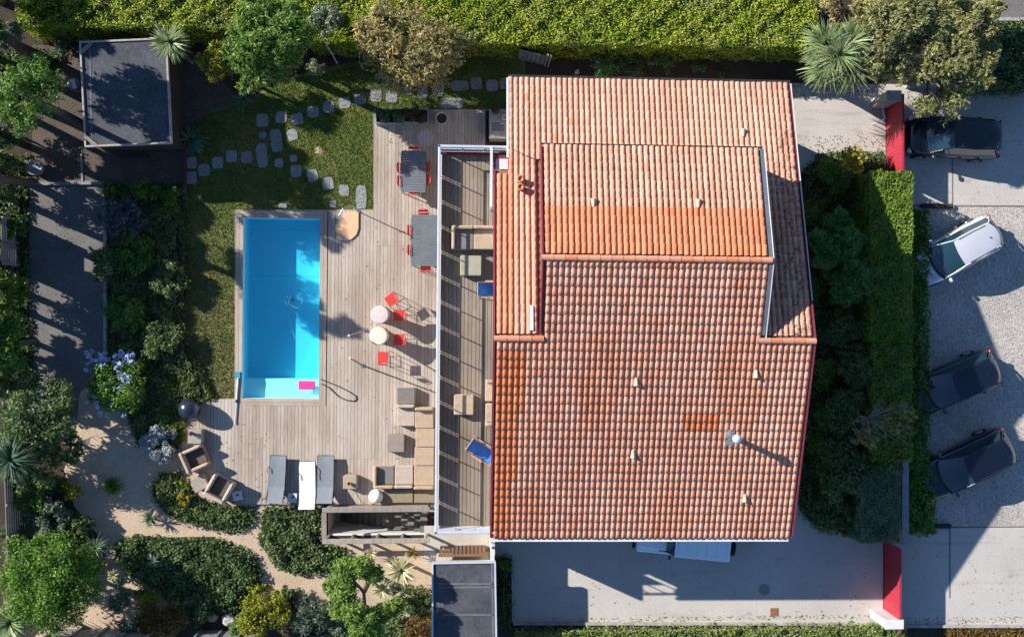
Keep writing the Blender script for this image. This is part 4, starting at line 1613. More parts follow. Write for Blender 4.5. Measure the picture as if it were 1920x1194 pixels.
# ------------------------------------------------------------------ fences
def fence(label, a, b, h, n_slat, m, posts=4, gap=.014):
    A, B = P(*a, h), P(*b, h)
    rz = math.atan2(B[1] - A[1], B[0] - A[0])
    t = thing('slat_fence', label, 'fence', ((A[0] + B[0]) / 2, (A[1] + B[1]) / 2, 0), rz)
    L = math.dist(A, B)
    sh = h / n_slat
    for k in range(n_slat):
        MB().box((0, 0, sh * (k + .5)), (L, .025, sh - gap)).build('slat', m, t)
    for k in range(posts):
        MB().box((-L / 2 + .05 + k * (L - .1) / (posts - 1), .05 , h / 2), (.09, .07, h + .06)).build('fence_post', m, t)


FW = MATS['fence_wood']
fence('grey horizontal slat fence behind the round green tree', (8, 885), (14, 1068), 1.9, 10, FW)
fence('pale slat fence beside the shaded courtyard', (2, 405), (2, 496), 1.6, 8, FW, 3)
fence('weathered slat fence at the foot of the sandy corner', (68, 1206), (268, 1204), 1.8, 10, FW, 5)
fence('weathered slat fence behind the pale rocks', (352, 1208), (480, 1209), 1.8, 10, FW, 4)
fence('short fence behind the sage shrub and the pine', (560, 1206), (690, 1206), 1.0, 7, FW, 4)
# small garden gate under the top hedge
a, b = P(974, 93, 1.5), P(1024, 105, 1.5)
t = thing('garden_gate', 'small weathered board gate under the long hedge', 'gate', ((a[0] + b[0]) / 2, (a[1] + b[1]) / 2, 0), math.atan2(b[1] - a[1], b[0] - a[0]))
L = math.dist(a, b)
for k in range(6):
    MB().box((-L / 2 + (k + .5) * L / 6, 0, .8), (L / 6 - .025, .03, 1.4)).build('board', FW, t)
for zz in (.35, 1.2):
    MB().box((0, -.03, zz), (L, .03, .09)).build('ledge', FW, t)
for dx in (L / 2 + .06, L / 2 + .2):
    MB().box((dx, 0, .85), (.08, .08, 1.7)).build('gate_post', OW, t)

# ------------------------------------------------------------------ stepping stones
def stone(px, py, w, h, rot, label, z=.05):
    a = P(px, py, z)
    s = PX(z)
    n = 14
    pts = []
    for k in range(n):
        t = 2 * math.pi * k / n
        c, q = math.cos(t), math.sin(t)
        e = (abs(c) ** 7 + abs(q) ** 7) ** (-1 / 7)
        j = random.uniform(.93, 1.04)
        pts.append((c * e * w / s / 2 * j, q * e * h / s / 2 * j))
    b = MB().prism(pts, -.06, .035)
    o = b.build('stepping_stone', MATS['stone'], None, (a[0], a[1], z - .035), R(rot))
    tag(o, label, 'stone', 'stepping stones in the lawn')


LA = 'squarish grey stepping stone in the row from the pine to the house'
LB = 'squarish grey stepping stone in the row curving down to the pool deck'
LC = 'grey stepping stone in the shaded row from the black timber edging'
for q in ((492, 226, 22, 24, 3), (527, 220, 21, 22, -12), (557, 223, 22, 22, 10), (587, 210, 22, 22, 10), (616, 201, 22, 22, 6), (646, 193, 22, 21, 8), (675, 186, 23, 20, 10), (705, 180, 22, 23, 0), (734, 181, 22, 22, 0), (762, 168, 22, 20, -4), (792, 174, 21, 21, 0), (821, 170, 21, 20, 0), (893, 156, 22, 23, 3), (923, 160, 22, 22, 0), (946, 157, 18, 22, 0)):
    stone(*q, LA)
for q in ((548, 253, 19, 21, 14), (555, 321, 21, 23, 8), (586, 329, 20, 22, 10), (615, 344, 21, 23, 8), (645, 357, 19, 21, 2)):
    stone(*q, LB)
for q in ((358, 305, 21, 22, 0), (383, 319, 21, 22, 3), (408, 305, 21, 22, 4), (434, 293, 21, 22, 3), (462, 295, 21, 22, 3), (358, 333, 22, 23, 2)):
    stone(*q, LC)
stone(518, 264, 22, 42, 7, 'long sunlit grey slab beside the junction of the stepping stone rows')
stone(491, 292, 20, 45, 5, 'long grey slab half in shade at the junction of the stepping stone rows')
stone(677, 370, 20, 44, 0, 'long grey slab touching the pool deck by the shower')
stone(861, 161, 35, 19, 0, 'wide grey slab in the stone row under the tamarisk')
stone(846, 194, 46, 20, 0, 'wide grey step slab at the edge of the deck behind the round pot')
stone(493, 254, 13, 13, 5, 'small square cobble left of the long sunlit slab')
stone(550, 297, 13, 13, 5, 'small square cobble right of the shaded blue slab')
stone(523, 306, 16, 17, 5, 'small shaded stone below the long sunlit slab')
stone(530, 386, 16, 10, 0, 'pale stone block against the pool deck edge')
stone(624, 382, 13, 14, 5, 'small cobble in the grass near the shower tray')
q = P(598, 283, .02)
o = MB().lathe([(0, .02), (.05, .02), (.16, .0), (.2, -.02)], n=12).build('molehill', MATS['sand'], None, (q[0], q[1], .03))
tag(o, 'small bare sandy patch in the middle of the lawn', 'soil patch')


# ------------------------------------------------------------------ dining tables and chairs
def slat_table(label, x0, y0, x1, y1):
    z = .74 + DZ
    a, b = P(x0, y1, z), P(x1, y0, z)
    t = thing('dining_table', label, 'table', ((a[0] + b[0]) / 2, (a[1] + b[1]) / 2, DZ), ROT)
    W, L = b[0] - a[0], b[1] - a[1]
    n = int(L / .11)
    for k in range(n):
        c = -L / 2 + (k + .5) * L / n
        MB().box((0, c, .725), (W - (.05 if k in (0, n - 1) else .012), L / n - .007, .025), bev=.006).build('tabletop_slat', MATS['table_grey'], t)
    fr = MB()
    for s in (-1, 1):
        fr.box((s * (W / 2 - .05), 0, .69), (.04, L - .1, .04))
        fr.box((0, s * (L / 2 - .08), .69), (W - .14, .04, .04))
    fr.build('frame', MATS['table_grey'], t)
    for sx in (-1, 1):
        for sy in (-1, 1):
            MB().cyl((sx * (W / 2 - .08), sy * (L / 2 - .1), .7), (sx * (W / 2 - .06), sy * (L / 2 - .06), 0), .022).build('leg', MATS['table_grey'], t)
    return t


slat_table('grey slatted metal dining table nearer the planters with six red chairs', 751, 283, 799, 361)
slat_table('long grey slatted metal dining table by the shower with five red chairs', 770, 403, 821, 499)


def metal_chair(name, seat_h, back_h, label, group):
    """slatted metal chair; sits facing +x"""
    t = thing(name, label, 'chair', (0, 0, 0), 0, group)
    RE = MATS['red_enamel']
    w = .43
    for k in range(5):
        MB().box((-.17 + k * .085, 0, seat_h + .012 - .012 * (k == 0)), (.078, w - .02, .012), bev=.004).build('seat_slat', RE, t)
    legs = ((.2, .2, .25, .24), (.2, -.2, .25, -.24), (-.2, .2, -.25, .24), (-.2, -.2, -.25, -.24))
    for x, y, fx, fy in legs:
        MB().cyl((x, y, seat_h), (fx, fy, 0), .012, n=6).build('leg', RE, t)
    f = MB().tube([(.2, .21, seat_h), (-.2, .21, seat_h), (-.2, -.21, seat_h), (.2, -.21, seat_h), (.2, .21, seat_h)], .011, 6)
    f.build('seat_frame', RE, t)
    b = MB().tube([(-.2, .21, seat_h), (-.27, .21, back_h - .05), (-.29, .17, back_h), (-.33, 0, back_h + .005), (-.29, -.17, back_h), (-.27, -.21, back_h - .05), (-.2, -.21, seat_h)], .013, 6)
    b.build('back_frame', RE, t)
    for k in range(3):
        zz = seat_h + .14 + k * (back_h - seat_h - .16) / 3
        xx = -.2 - .08 * (zz - seat_h) / (back_h - seat_h)
        MB().box((xx - .025, 0, zz), (.012, .38, (back_h - seat_h) / 3 * .72), ry=-.15).build('back_slat', RE, t)
    if seat_h > .6:
        s = .23
        MB().tube([(s, s, .28), (-s, s, .28), (-s, -s, .28), (s, -s, .28), (s, s, .28)], .011, 6).build('foot_ring', RE, t)
    return t


ch = metal_chair('garden_chair', .45, .86, 'red metal garden chair', 'red chairs around the grey dining tables')
first = [True]


def put_chair(src, px, py, z, rot, label, flag):
    q = P(px, py, z + DZ)
    if flag[0]:
        flag[0] = False
        src.location = (q[0], q[1], DZ)
        src.rotation_euler = (0, 0, R(rot))
        src['label'] = label
        return src
    return dup(src, (q[0], q[1], DZ), R(rot), label)


T1, T2 = 'the table nearer the planters', 'the long table by the shower'
put_chair(ch, 776, 291, .5, -90, 'red garden chair at the planter end of ' + T1, first)
for py in (316, 340):
    put_chair(ch, 759, py, .5, 0, 'red garden chair on the lawn side of ' + T1, first)
    put_chair(ch, 794, py - 3, .5, 180, 'red garden chair on the terrace side of ' + T1, first)
put_chair(ch, 775, 354, .5, 90, 'red garden chair at the pool end of ' + T1, first)
put_chair(ch, 794, 408, .5, -90, 'red garden chair at the near-planter end of ' + T2, first)
for py in (432, 469):
    put_chair(ch, 778, py, .5, 0, 'red garden chair on the pool side of ' + T2, first)
put_chair(ch, 798, 497, .5, 90, 'red garden chair at the bar-table end of ' + T2, first)
stool = metal_chair('bar_stool', .78, 1.1, 'red metal bar stool', 'red bar stools around the high tables')
fs = [True]
put_chair(stool, 733, 562, .8, 215, 'red slatted bar stool turned askew beside the marbled high table', fs)
put_chair(stool, 748, 591, .8, 180, 'red bar stool standing in the shadow of the marbled high table', fs)
put_chair(stool, 748, 637, .8, 180, 'red bar stool standing in the shadow of the cream high table', fs)
put_chair(stool, 718, 670, .8, 90, 'red slatted bar stool standing alone below the cream high table', fs)


def bar_table(label, px, py, m, rim):
    z = 1.12
    q = P(px, py, z + DZ)
    t = thing('bar_table', label, 'table', (q[0], q[1], DZ))
    MB().lathe([(0, z + .03), (.33, z + .03), (.375, z + .024), (.382, z), (.37, z - .02), (.33, z - .02)], n=36).build('tabletop', m, t)
    MB().lathe([(.385, z - .004), (.39, z + .004), (.385, z + .012)], n=36).build('rim', rim, t)
    MB().lathe([(.335, z - .02), (.27, z - .3), (.24, .62), (.27, .3), (.36, 0)], n=32).build('stretch_cover', m, t)
    MB().lathe([(.37, 0), (.37, .02), (0, .03)], n=24).build('foot', MATS['dark_metal'], t)


bar_table('round high table with pinkish marbled cover and red rim', 712, 590, MATS['cloth_pink'], MATS['red_enamel'])
bar_table('round high table with plain cream cover', 710, 630, MATS['cloth_cream'], MATS['cloth_cream'])


# slanted posts by the pool side
def slant_post(label, base, top, z, m):
    a, b = P(*base, DZ), P(*top, z)
    t = thing('slanted_post', label, 'post', (a[0], a[1], DZ))
    d = (b[0] - a[0], b[1] - a[1], z - DZ)
    MB().cyl((0, 0, 0), d, .035, .03, 10).build('pole', m, t)
    MB().cyl((d[0] * .99, d[1] * .99, d[2] * .985), (d[0], d[1], d[2] + .04), .045, .045, 12).build('cap', WP, t)
    MB().cyl((0, 0, 0), (0, 0, .02), .11, .11, 14).build('base_plate', MATS['grey_metal'], t)


slant_post('thin grey slanted post beside the cream high table', (685, 619), (654, 629), 2.2, MATS['grey_metal'])
slant_post('wooden slanted post with white cap on the open deck', (680, 685), (656, 671), 2.3, MATS['old_wood'])


# ------------------------------------------------------------------ wicker seating
def wbox(t, name, c, d, m, bev=.035):
    return MB().box(c, d, bev=bev).build(name, m, t)


def sofa_module(label, x0, y0, x1, y1, m, backs='', z=.36, dz=DZ, arms='', rot=ROT, cushion=None):
    zz = z + dz
    a, b = P(x0, y1, zz), P(x1, y0, zz)
    t = thing('sofa_module', label, 'sofa', ((a[0] + b[0]) / 2, (a[1] + b[1]) / 2, dz), rot, 'woven lounge modules')
    W, D = b[0] - a[0], b[1] - a[1]
    wbox(t, 'base', (0, 0, z * .45), (W - .012, D - .012, z * .9), m)
    th = .13
    sx0, sx1, sy0, sy1 = -W / 2, W / 2, -D / 2, D / 2
    for k in backs + arms:
        hh = .62 if k in backs else .52
        if k == 's':
            wbox(t, 'backrest', (0, -D / 2 + th / 2, hh / 2 + .02), (W - .02, th, hh), m)
            sy0 += th
        elif k == 'n':
            wbox(t, 'backrest', (0, D / 2 - th / 2, hh / 2 + .02), (W - .02, th, hh), m)
            sy1 -= th
        elif k == 'e':
            wbox(t, 'backrest', (W / 2 - th / 2, 0, hh / 2 + .02), (th, D - .02, hh), m)
            sx1 -= th
        elif k == 'w':
            wbox(t, 'armrest', (-W / 2 + th / 2, 0, hh / 2 + .02), (th, D - .02, hh), m)
            sx0 += th
    wbox(t, 'seat', ((sx0 + sx1) / 2, (sy0 + sy1) / 2, z - .02), (sx1 - sx0 - .02, sy1 - sy0 - .02, .07), cushion or m, .02)
    for px_ in (-1, 1):
        for py_ in (-1, 1):
            MB().box((px_ * (W / 2 - .06), py_ * (D / 2 - .06), .02), (.05, .05, .04)).build('foot', MATS['dark_metal'], t)
    return t


WK, WPL, WG, WO = MATS['wicker'], MATS['wicker_pale'], MATS['wicker_grey'], MATS['wicker_olive']
sofa_module('grey woven lounge seat with low back, at the pool end of the sofa group', 744, 726, 778, 764, WPL, 's', cushion=MATS['wicker_grey'])
sofa_module('pinkish woven lounge seat behind the grey one', 744, 765, 778, 799, WPL)
sofa_module('tan woven lounge seat with its back toward the bar tables', 778, 763, 813, 803, WK, 'n')
sofa_module('tan woven lounge seat second in the row under the terrace edge', 779, 803, 815, 838, WK)
sofa_module('tan woven lounge seat third in the row under the terrace edge', 777, 838, 814, 873, WK)
sofa_module('tan woven corner lounge seat with back toward the stairwell', 776, 873, 814, 916, WK, 's')
sofa_module('whitish woven lounge seat next to the corner seat', 740, 873, 775, 914, WPL, 's')
sofa_module('dark-seated woven lounge seat with armrest at the end of the row', 701, 873, 739, 914, WK, 's', arms='w', cushion=MATS['wicker_grey'], z=.3)


def pouf(name, label, x0, y0, x1, y1, m, z=.42, dz=DZ, cat='pouf', bev=.05, rot=ROT):
    zz = z + dz
    a, b = P(x0, y1, zz), P(x1, y0, zz)
    t = thing(name, label, cat, ((a[0] + b[0]) / 2, (a[1] + b[1]) / 2, dz), rot)
    W, D = b[0] - a[0], b[1] - a[1]
    wbox(t, 'body', (0, 0, z / 2 - .02), (W, D, z - .04), m, bev)
    wbox(t, 'top', (0, 0, z - .02), (W - .015, D - .015, .05), m, .02)
    for sx in (-1, 1):
        for sy in (-1, 1):
            MB().box((sx * (W / 2 - .07), sy * (D / 2 - .07), .01), (.05, .05, .03)).build('foot', MATS['dark_metal'], t)
    return t


pouf('woven_pouf', 'grey-brown woven cube pouf in front of the lounge seats', 725, 815, 758, 848, mat('pouf_brown', (.30, .25, .22), (.24, .2, .18), 3, .85, fine=(40, .8)), .40)
pouf('low_bench', 'olive woven low bench behind the whitish lounge seat', 720, 917, 775, 943, WO, .25, cat='bench')
pouf('low_bench', 'olive woven low bench in the corner by the stairwell', 776, 918, 815, 943, WO, .22, cat='bench')
st_ = pouf('side_table', 'beige rounded cube side table carrying a terracotta pot', 643, 891, 669, 917, mat('beige_plastic', (.36, .30, .21), (.32, .265, .185), 3, .6), .45, cat='side table', bev=.07)
q = P(655, 906, DZ + .5)
t = thing('terracotta_pot', 'small terracotta pot on the beige cube side table', 'pot', (q[0], q[1], DZ + .453))
MB().lathe([(.055, 0), (.085, .13), (.09, .15), (.075, .15), (.07, .12), (0, .12)], n=18).build('pot', MATS['terracotta'], t)
MB().lathe([(0, .121), (.07, .121)], n=16).build('ash', MATS['soil'], t)
q = P(705, 930, DZ + .32)
t = thing('globe_lamp', 'white globe lamp standing on the deck by the low bench', 'lamp', (q[0], q[1], DZ))
MB().lathe([(.14, .0)] + [(.31 * math.cos(a), .31 + .31 * math.sin(a)) for a in [R(-70 + 16 * k) for k in range(11)]] + [(0, .62)], n=32).build('globe', MATS['lamp_white'], t)
MB().lathe([(.15, 0), (.15, .03), (0, .03)], n=20).build('base', MATS['grey_metal'], t)
pts = [P(*p, DZ + .012) for p in ((664, 920), (670, 928), (677, 940), (686, 946), (696, 946), (702, 942))]
tag(MB().tube(pts, .012, 5).build('lamp_cable', mat('cable_tan', (.3, .2, .14))), 'thin brown cable running from the side table to the globe lamp', 'cable')


def armchair(label, px, py, rot, m, seat_m):
    """tub armchair facing +x"""
    q = P(px, py, DZ + .5)
    t = thing('wicker_armchair', label, 'armchair', (q[0], q[1], DZ), R(rot))
    S = .98
    wbox(t, 'base', (0, 0, .17), (S - .06, S - .06, .32), m)
    wbox(t, 'seat', (.06, 0, .34), (S - .2, S - .34, .08), seat_m, .03)
    wbox(t, 'backrest', (-S / 2 + .08, 0, .37), (.16, S, .70), m, .05)
    for s in (-1, 1):
        wbox(t, 'armrest', (.06, s * (S / 2 - .08), .34), (S - .16, .16, .62), m, .05)
    for sx in (-1, 1):
        for sy in (-1, 1):
            MB().box((sx * .4, sy * .4, .01), (.06, .06, .03)).build('foot', MATS['dark_metal'], t)


armchair('tan woven tub armchair beside the purple-flowered cube table', 365, 860, 24, WK, mat('seat_brown', (.15, .11, .085), (.11, .08, .06), 4, .9, fine=(30, .7)))
armchair('pinkish woven tub armchair beside the white square tray', 411, 916, 61, WPL, MATS['seat_brown'])
o = pouf('footstool', 'grey woven footstool between the two tub armchairs', 358, 892, 388, 920, mat('stool_grey', (.36, .31, .25), (.28, .24, .2), 3, .85, fine=(40, .8)), .36)
o.rotation_euler = (0, 0, R(28))
pouf('side_table', 'square glass-topped side table holding a purple flower pot', 352, 805, 378, 832, mat('table_sage', (.30, .30, .25), (.36, .33, .26), 3, .5, fine=(20, .85)), .42, cat='side table', bev=.03)
q = P(358, 812, DZ + .5)
t = thing('flower_pot', 'small pot of purple flowers on the square side table', 'flower pot', (q[0], q[1], DZ + .423))
MB().lathe([(.05, 0), (.075, .11), (.065, .11), (.06, .09), (0, .09)], n=14).build('pot', MATS['terracotta'], t)
pos, tan, nrm = clump_leaves([(0, 0, .17, .09), (.05, .04, .16, .06)], 260)
leaves_obj('blossom', MATS['petal_wine'], t, pos, tan, nrm, .04, .03)


# gazing ball
q = P(355.5, 767, DZ + .46)
t = thing('metal_sphere', 'large dark metal sphere standing on the deck corner', 'sphere', (q[0], q[1], DZ))
MB().lathe([(.1, .0)] + [(.47 * math.cos(a), .47 + .47 * math.sin(a)) for a in [R(-78 + 12 * k) for k in range(14)]] + [(0, .94)], n=44).build('shell', MATS['gaz_ball'], t)
MB().lathe([(.472, .455), (.476, .47), (.472, .485)], n=44).build('seam_ring', MATS['dark_metal'], t)


# sun loungers (head end towards -y, raised)
def lounger(label, px, py, rot, m, L=1.95, W=.68):
    q = P(px, py, DZ + .35)
    t = thing('sun_lounger', label, 'lounger', (q[0], q[1], DZ), R(rot), 'sun loungers side by side on the deck')
    hy = -L / 2 + .62
    rows = []
    for yy, zz in ((L / 2, .30), (L / 2 - .25, .34), (.3, .335), (hy, .34), (-L / 2 + .3, .50), (-L / 2 - .02, .70)):
        ww = W / 2 - (.02 if yy > L / 2 - .1 else 0)
        rows.append([(-ww, yy, zz), (-ww * .5, yy, zz - .012), (0, yy, zz - .016), (ww * .5, yy, zz - .012), (ww, yy, zz)])
    MB().grid(rows[:4]).build('seat_sling', m, t)
    MB().grid(rows[3:]).build('back_sling', m, t)
    f = MB()
    for s in (-1, 1):
        f.tube([(s * (W / 2 + .01), L / 2, .28), (s * (W / 2 + .01), -L / 2 + .1, .30)], .018, 6)
        f.tube([(s * (W / 2 + .01), hy, .32), (s * (W / 2 + .01), -L / 2 - .02, .69)], .016, 6)
        f.tube([(s * (W / 2 - .02), -L / 2 + .2, .56), (s * (W / 2 - .02), -L / 2 + .15, .3)], .012, 6)
    f.tube([(-W / 2, L / 2, .28), (W / 2, L / 2, .28)], .018, 6)
    f.build('frame', MATS['dark_metal'], t)
    for s in (-1, 1):
        for yy in (L / 2 - .25, -L / 2 + .25):
            MB().tube([(s * (W / 2 + .01), yy, .29), (s * (W / 2 + .03), yy, 0)], .018, 6).build('leg', MATS['dark_metal'], t)
    for s in (-1, 1):
        MB().tube([(s * (W / 2 + .02), .5, .3), (s * (W / 2 + .05), .45, .42), (s * (W / 2 + .05), .25, .43)], .014, 6).build('arm', MATS['dark_metal'], t)


lounger('grey sling sun lounger at the end nearer the tub armchairs', 519, 897, -3, MATS['sling_grey'])
lounger('white sling sun lounger between the two grey ones', 576, 908, 1, MATS['sling_white'])
lounger('grey sling sun lounger beside the beige cube side table', 610, 897, -1, MATS['sling_grey'])


def tray(label, px, py, rot):
    q = P(px, py, DZ + .2)
    t = thing('white_stool', label, 'stool', (q[0], q[1], DZ), R(rot))
    MB().box((0, 0, .2), (.4, .4, .03), bev=.01).build('top', WP, t)
    for sx in (-1, 1):
        for sy in (-1, 1):
            MB().box((sx * .17, sy * .17, .09), (.03, .03, .19)).build('leg', WP, t)
    MB().box((.02, .03, .222), (.11, .07, .012), rz=.5).build('handle_slot', MATS['dark_metal'], t)


tray('low white square stool beside the pinkish tub armchair', 445, 929, 10)
tray('low white square stool beside the white sun lounger', 548, 933, -3)

# ------------------------------------------------------------------ terrace furniture
def at_terrace(px, py, z):
    return P(px, py, TZ + z)


sofa_module('tan woven two-sided corner seat with dark cushion on the terrace', 847, 424, 888, 468, WK, 'n', arms='w', dz=TZ, cushion=MATS['wicker_grey'])
sofa_module('tan woven seat with long back beside the house wall on the terrace', 888, 424, 929, 468, WK, 'n', dz=TZ)
pouf('woven_pouf', 'greenish woven square pouf on the terrace beside the corner seat', 863, 479, 903, 517, mat('wk_olive2', (.38, .36, .27), (.3, .28, .21), 3, .85, fine=(40, .8)), .40, TZ)
pouf('woven_pouf', 'beige woven square pouf alone on the terrace', 851, 740, 888, 778, WK, .42, TZ)
sofa_module('tan woven seat half hidden by the roof verge, pool end', 910, 711, 945, 753, WK, 'n', dz=TZ)
sofa_module('tan woven seat half hidden by the roof verge, stair end', 910, 756, 945, 798, WK, 's', dz=TZ)


def deck_chair(label, px, py, rot):
    q = at_terrace(px, py, .4)
    t = thing('deck_chair', label, 'deck chair', (q[0], q[1], TZ), R(rot))
    BW_ = MATS['frame_wood']
    for s in (-1, 1):
        MB().tube([(.62, s * .27, .06), (-.55, s * .27, .85)], .018, 6).build('back_rail', BW_, t)
        MB().tube([(.6, s * .30, .40), (-.55, s * .30, .04)], .018, 6).build('seat_rail', BW_, t)
        MB().box((.0, s * .33, .56), (.5, .05, .025)).build('armrest', BW_, t)
        MB().tube([(.2, s * .33, .55), (.2, s * .3, .27)], .014, 6).build('arm_post', BW_, t)
        MB().tube([(-.2, s * .33, .55), (-.2, s * .28, .6)], .014, 6).build('arm_post', BW_, t)
    MB().tube([(.6, -.3, .40), (.6, .3, .40)], .018, 6).build('front_bar', BW_, t)
    MB().tube([(-.55, -.27, .85), (-.55, .27, .85)], .018, 6).build('top_bar', BW_, t)
    rows = []
    for k in range(7):
        s = k / 6
        rows.append([(-.53 + 1.1 * s, yy, .84 - .48 * s - .22 * math.sin(math.pi * s) + .02) for yy in (-.24, -.08, .08, .24)])
    MB().grid(rows).build('canvas', MATS['blue_canvas'], t)


mat('frame_wood', (.5, .31, .22), (.42, .25, .17), 3, .7)
deck_chair('blue canvas deck chair set askew on the terrace near its stair end', 902, 845, -35)
deck_chair('blue canvas deck chair beside the greenish pouf on the terrace', 922, 543, 0)

# ------------------------------------------------------------------ planters, pot, outdoor kitchen
def planter(label, x0, y0, x1, y1, m, spots):
    z = .5 + DZ
    a, b = P(x0, y1, z), P(x1, y0, z)
    t = thing('planter_box', label, 'planter', ((a[0] + b[0]) / 2, (a[1] + b[1]) / 2, DZ))
    W, D = b[0] - a[0], b[1] - a[1]
    for s in (-1, 1):
        MB().box((0, s * (D / 2 - .02), .25), (W, .04, .5)).build('side_panel', MATS['zinc'], t)
        MB().box((s * (W / 2 - .02), 0, .25), (.04, D - .08, .5)).build('end_panel', MATS['zinc'], t)
    MB().box((0, 0, .2), (W - .08, D - .08, .4)).build('soil', MATS['soil'], t)
    cl = [(random.uniform(-.42, .42) * W, random.uniform(-.3, .3) * D, .55, .16) for _ in range(10)]
    pos, tan, nrm = clump_leaves(cl, 2500)
    leaves_obj('foliage', m, t, pos, tan, nrm, .08, .05)


leaf_mat('lf_plum', (.03, .035, .014), (.09, .07, .03), (.2, .06, .05))
planter('zinc planter box with dark leaves and wine-red flowers at the lawn corner', 704, 204, 754, 231, MATS['lf_dark'], 0)
planter('zinc planter box with reddish foliage beside the round pot', 756, 204, 803, 230, MATS['lf_plum'], 0)
q = P(828, 222, DZ + .45)
t = thing('round_pot', 'white tapered round pot full of dark soil', 'pot', (q[0], q[1], DZ))
MB().lathe([(.16, 0), (.22, .25), (.26, .45), (.265, .47), (.235, .47), (.225, .40)], n=30).build('pot', WP, t)
MB().lathe([(0, .405), (.23, .405)], n=24).build('soil', MATS['soil'], t)
z = .88 + DZ
a, b = P(917, 260, z), P(962, 205, z)
t = thing('outdoor_kitchen', 'grey outdoor kitchen counter with sink beside the house wall', 'counter', ((a[0] + b[0]) / 2, (a[1] + b[1]) / 2, DZ))
W, D = b[0] - a[0], b[1] - a[1]
MB().box((0, 0, .42), (W - .06, D - .06, .84)).build('cabinet', MATS['old_wood'], t)
MB().box((0, 0, .865), (W, D, .05), bev=.01).build('worktop', MATS['counter'], t)
q = P(934, 238, z)
sx, sy = q[0] - (a[0] + b[0]) / 2, q[1] - (a[1] + b[1]) / 2
sk = MB()
for s in (-1, 1):
    sk.box((sx + s * .29, sy, .895), (.03, .46, .012))
    sk.box((sx, sy + s * .22, .895), (.55, .03, .012))
sk.build('sink_rim', MATS['steel'], t)
MB().box((sx, sy, .893), (.55, .41, .004)).build('sink_bowl', mat('sink_grey', (.2, .205, .2), (.16, .16, .16), 4, .35, metal=.6), t)
MB().tube([(sx + .24, sy + .1, .88), (sx + .24, sy + .1, 1.1), (sx + .1, sy + .08, 1.12), (sx + .08, sy + .08, 1.06)], .016, 6).build('tap', MATS['steel'], t)
q = P(946, 220, z + .1)
t = thing('herb_pot', 'small white square herb pot on the kitchen counter', 'pot', (q[0], q[1], z + .005))
for s in (-1, 1):
    MB().box((s * .09, 0, .06), (.02, .2, .12)).build('pot_side', WP, t)
    MB().box((0, s * .09, .06), (.16, .02, .12)).build('pot_side', WP, t)
MB().box((0, 0, .04), (.16, .16, .08)).build('soil', MATS['terracotta'], t)
q = P(929, 208, z + .15)
plant_t = thing('potted_plant', 'dark reddish potted plant at the corner of the kitchen counter', 'plant', (q[0], q[1], z + .005))
MB().lathe([(.08, 0), (.11, .14), (.09, .14), (0, .12)], n=14).build('pot', MATS['zinc'], plant_t)
pos, tan, nrm = clump_leaves([(0, 0, .24, .16), (.1, .05, .2, .1)], 900)
leaves_obj('foliage', MATS['lf_plum'], plant_t, pos, tan, nrm, .07, .05)

# small round table by the shed and clay pot
q = P(138, 158, .7)
t = thing('barrel_table', 'round barrel table with a pale board beside the dark shed', 'table', (q[0], q[1], .01))
MB().lathe([(.2, 0), (.26, .3), (.27, .5), (.25, .66), (.28, .68), (.28, .71), (0, .71)], n=22).build('barrel', MATS['old_wood'], t)
MB().box((.02, 0, .725), (.16, .4, .02), rz=.25).build('board', WP, t)
MB().lathe([(.285, .66), (.29, .69), (.285, .72)], n=22).build('hoop', MATS['dark_metal'], t)
q = P(65, 314, .4)
t = thing('clay_pot', 'grey clay pot in the shade at the patio edge', 'pot', (q[0], q[1], .01))
MB().lathe([(.2, 0), (.32, .2), (.34, .35), (.3, .42), (.34, .45), (.3, .45), (.26, .38), (0, .36)], n=24).build('pot', MATS['stone'], t)
MB().lathe([(0, .362), (.27, .362)], n=18).build('soil', MATS['soil'], t)
q = P(246, 285, .45)
t = thing('garden_bench', 'dark wooden bench in the shade below the shed', 'bench', (q[0], q[1], .01), ROT)
for k in range(4):
    MB().box((0, -.15 + k * .1, .43), (1.3, .085, .03)).build('seat_slat', MATS['fence_dark'], t)
for s in (-1, 1):
    for y in (-.15, .15):
        MB().box((s * .55, y, .21), (.06, .06, .42)).build('leg', MATS['fence_dark'], t)
# slim leaning garden lamp pole under the pine
a, b = P(632, 118, 0), P(602, 66, 2.6)
t = thing('garden_pole', 'slim pale garden pole between the pine and the tamarisk', 'pole', (a[0], a[1], 0))
MB().cyl((0, 0, 0), (b[0] - a[0], b[1] - a[1], 2.6), .03, .025).build('pole', MATS['pale_metal'], t)
MB().cyl((b[0] - a[0], b[1] - a[1], 2.58), (b[0] - a[0], b[1] - a[1], 2.68), .05).build('cap', WP, t)
MB().box((0, 0, .01), (.14, .14, .04)).build('foot', MATS['grey_metal'], t)


# rocks
def rock(label, px, py, r, h):
    q = P(px, py, h * .5)
    b = bmesh.new()
    bmesh.ops.create_icosphere(b, subdivisions=2, radius=1)
    for v in b.verts:
        k = 1 + .22 * math.sin(v.co.x * 4 + px) * math.cos(v.co.y * 5 + py) + random.uniform(-.08, .08)
        v.co = Vector((v.co.x * r * k, v.co.y * r * .8 * k, v.co.z * h * .6 * k))
    me = bpy.data.meshes.new('rock')
    b.to_mesh(me)
    b.free()
    me.materials.append(MATS['rock'])
    o = link('boulder', me, None, (q[0], q[1], h * .4), random.uniform(0, 3))
    tag(o, label, 'rock', 'pale rocks by the fence')


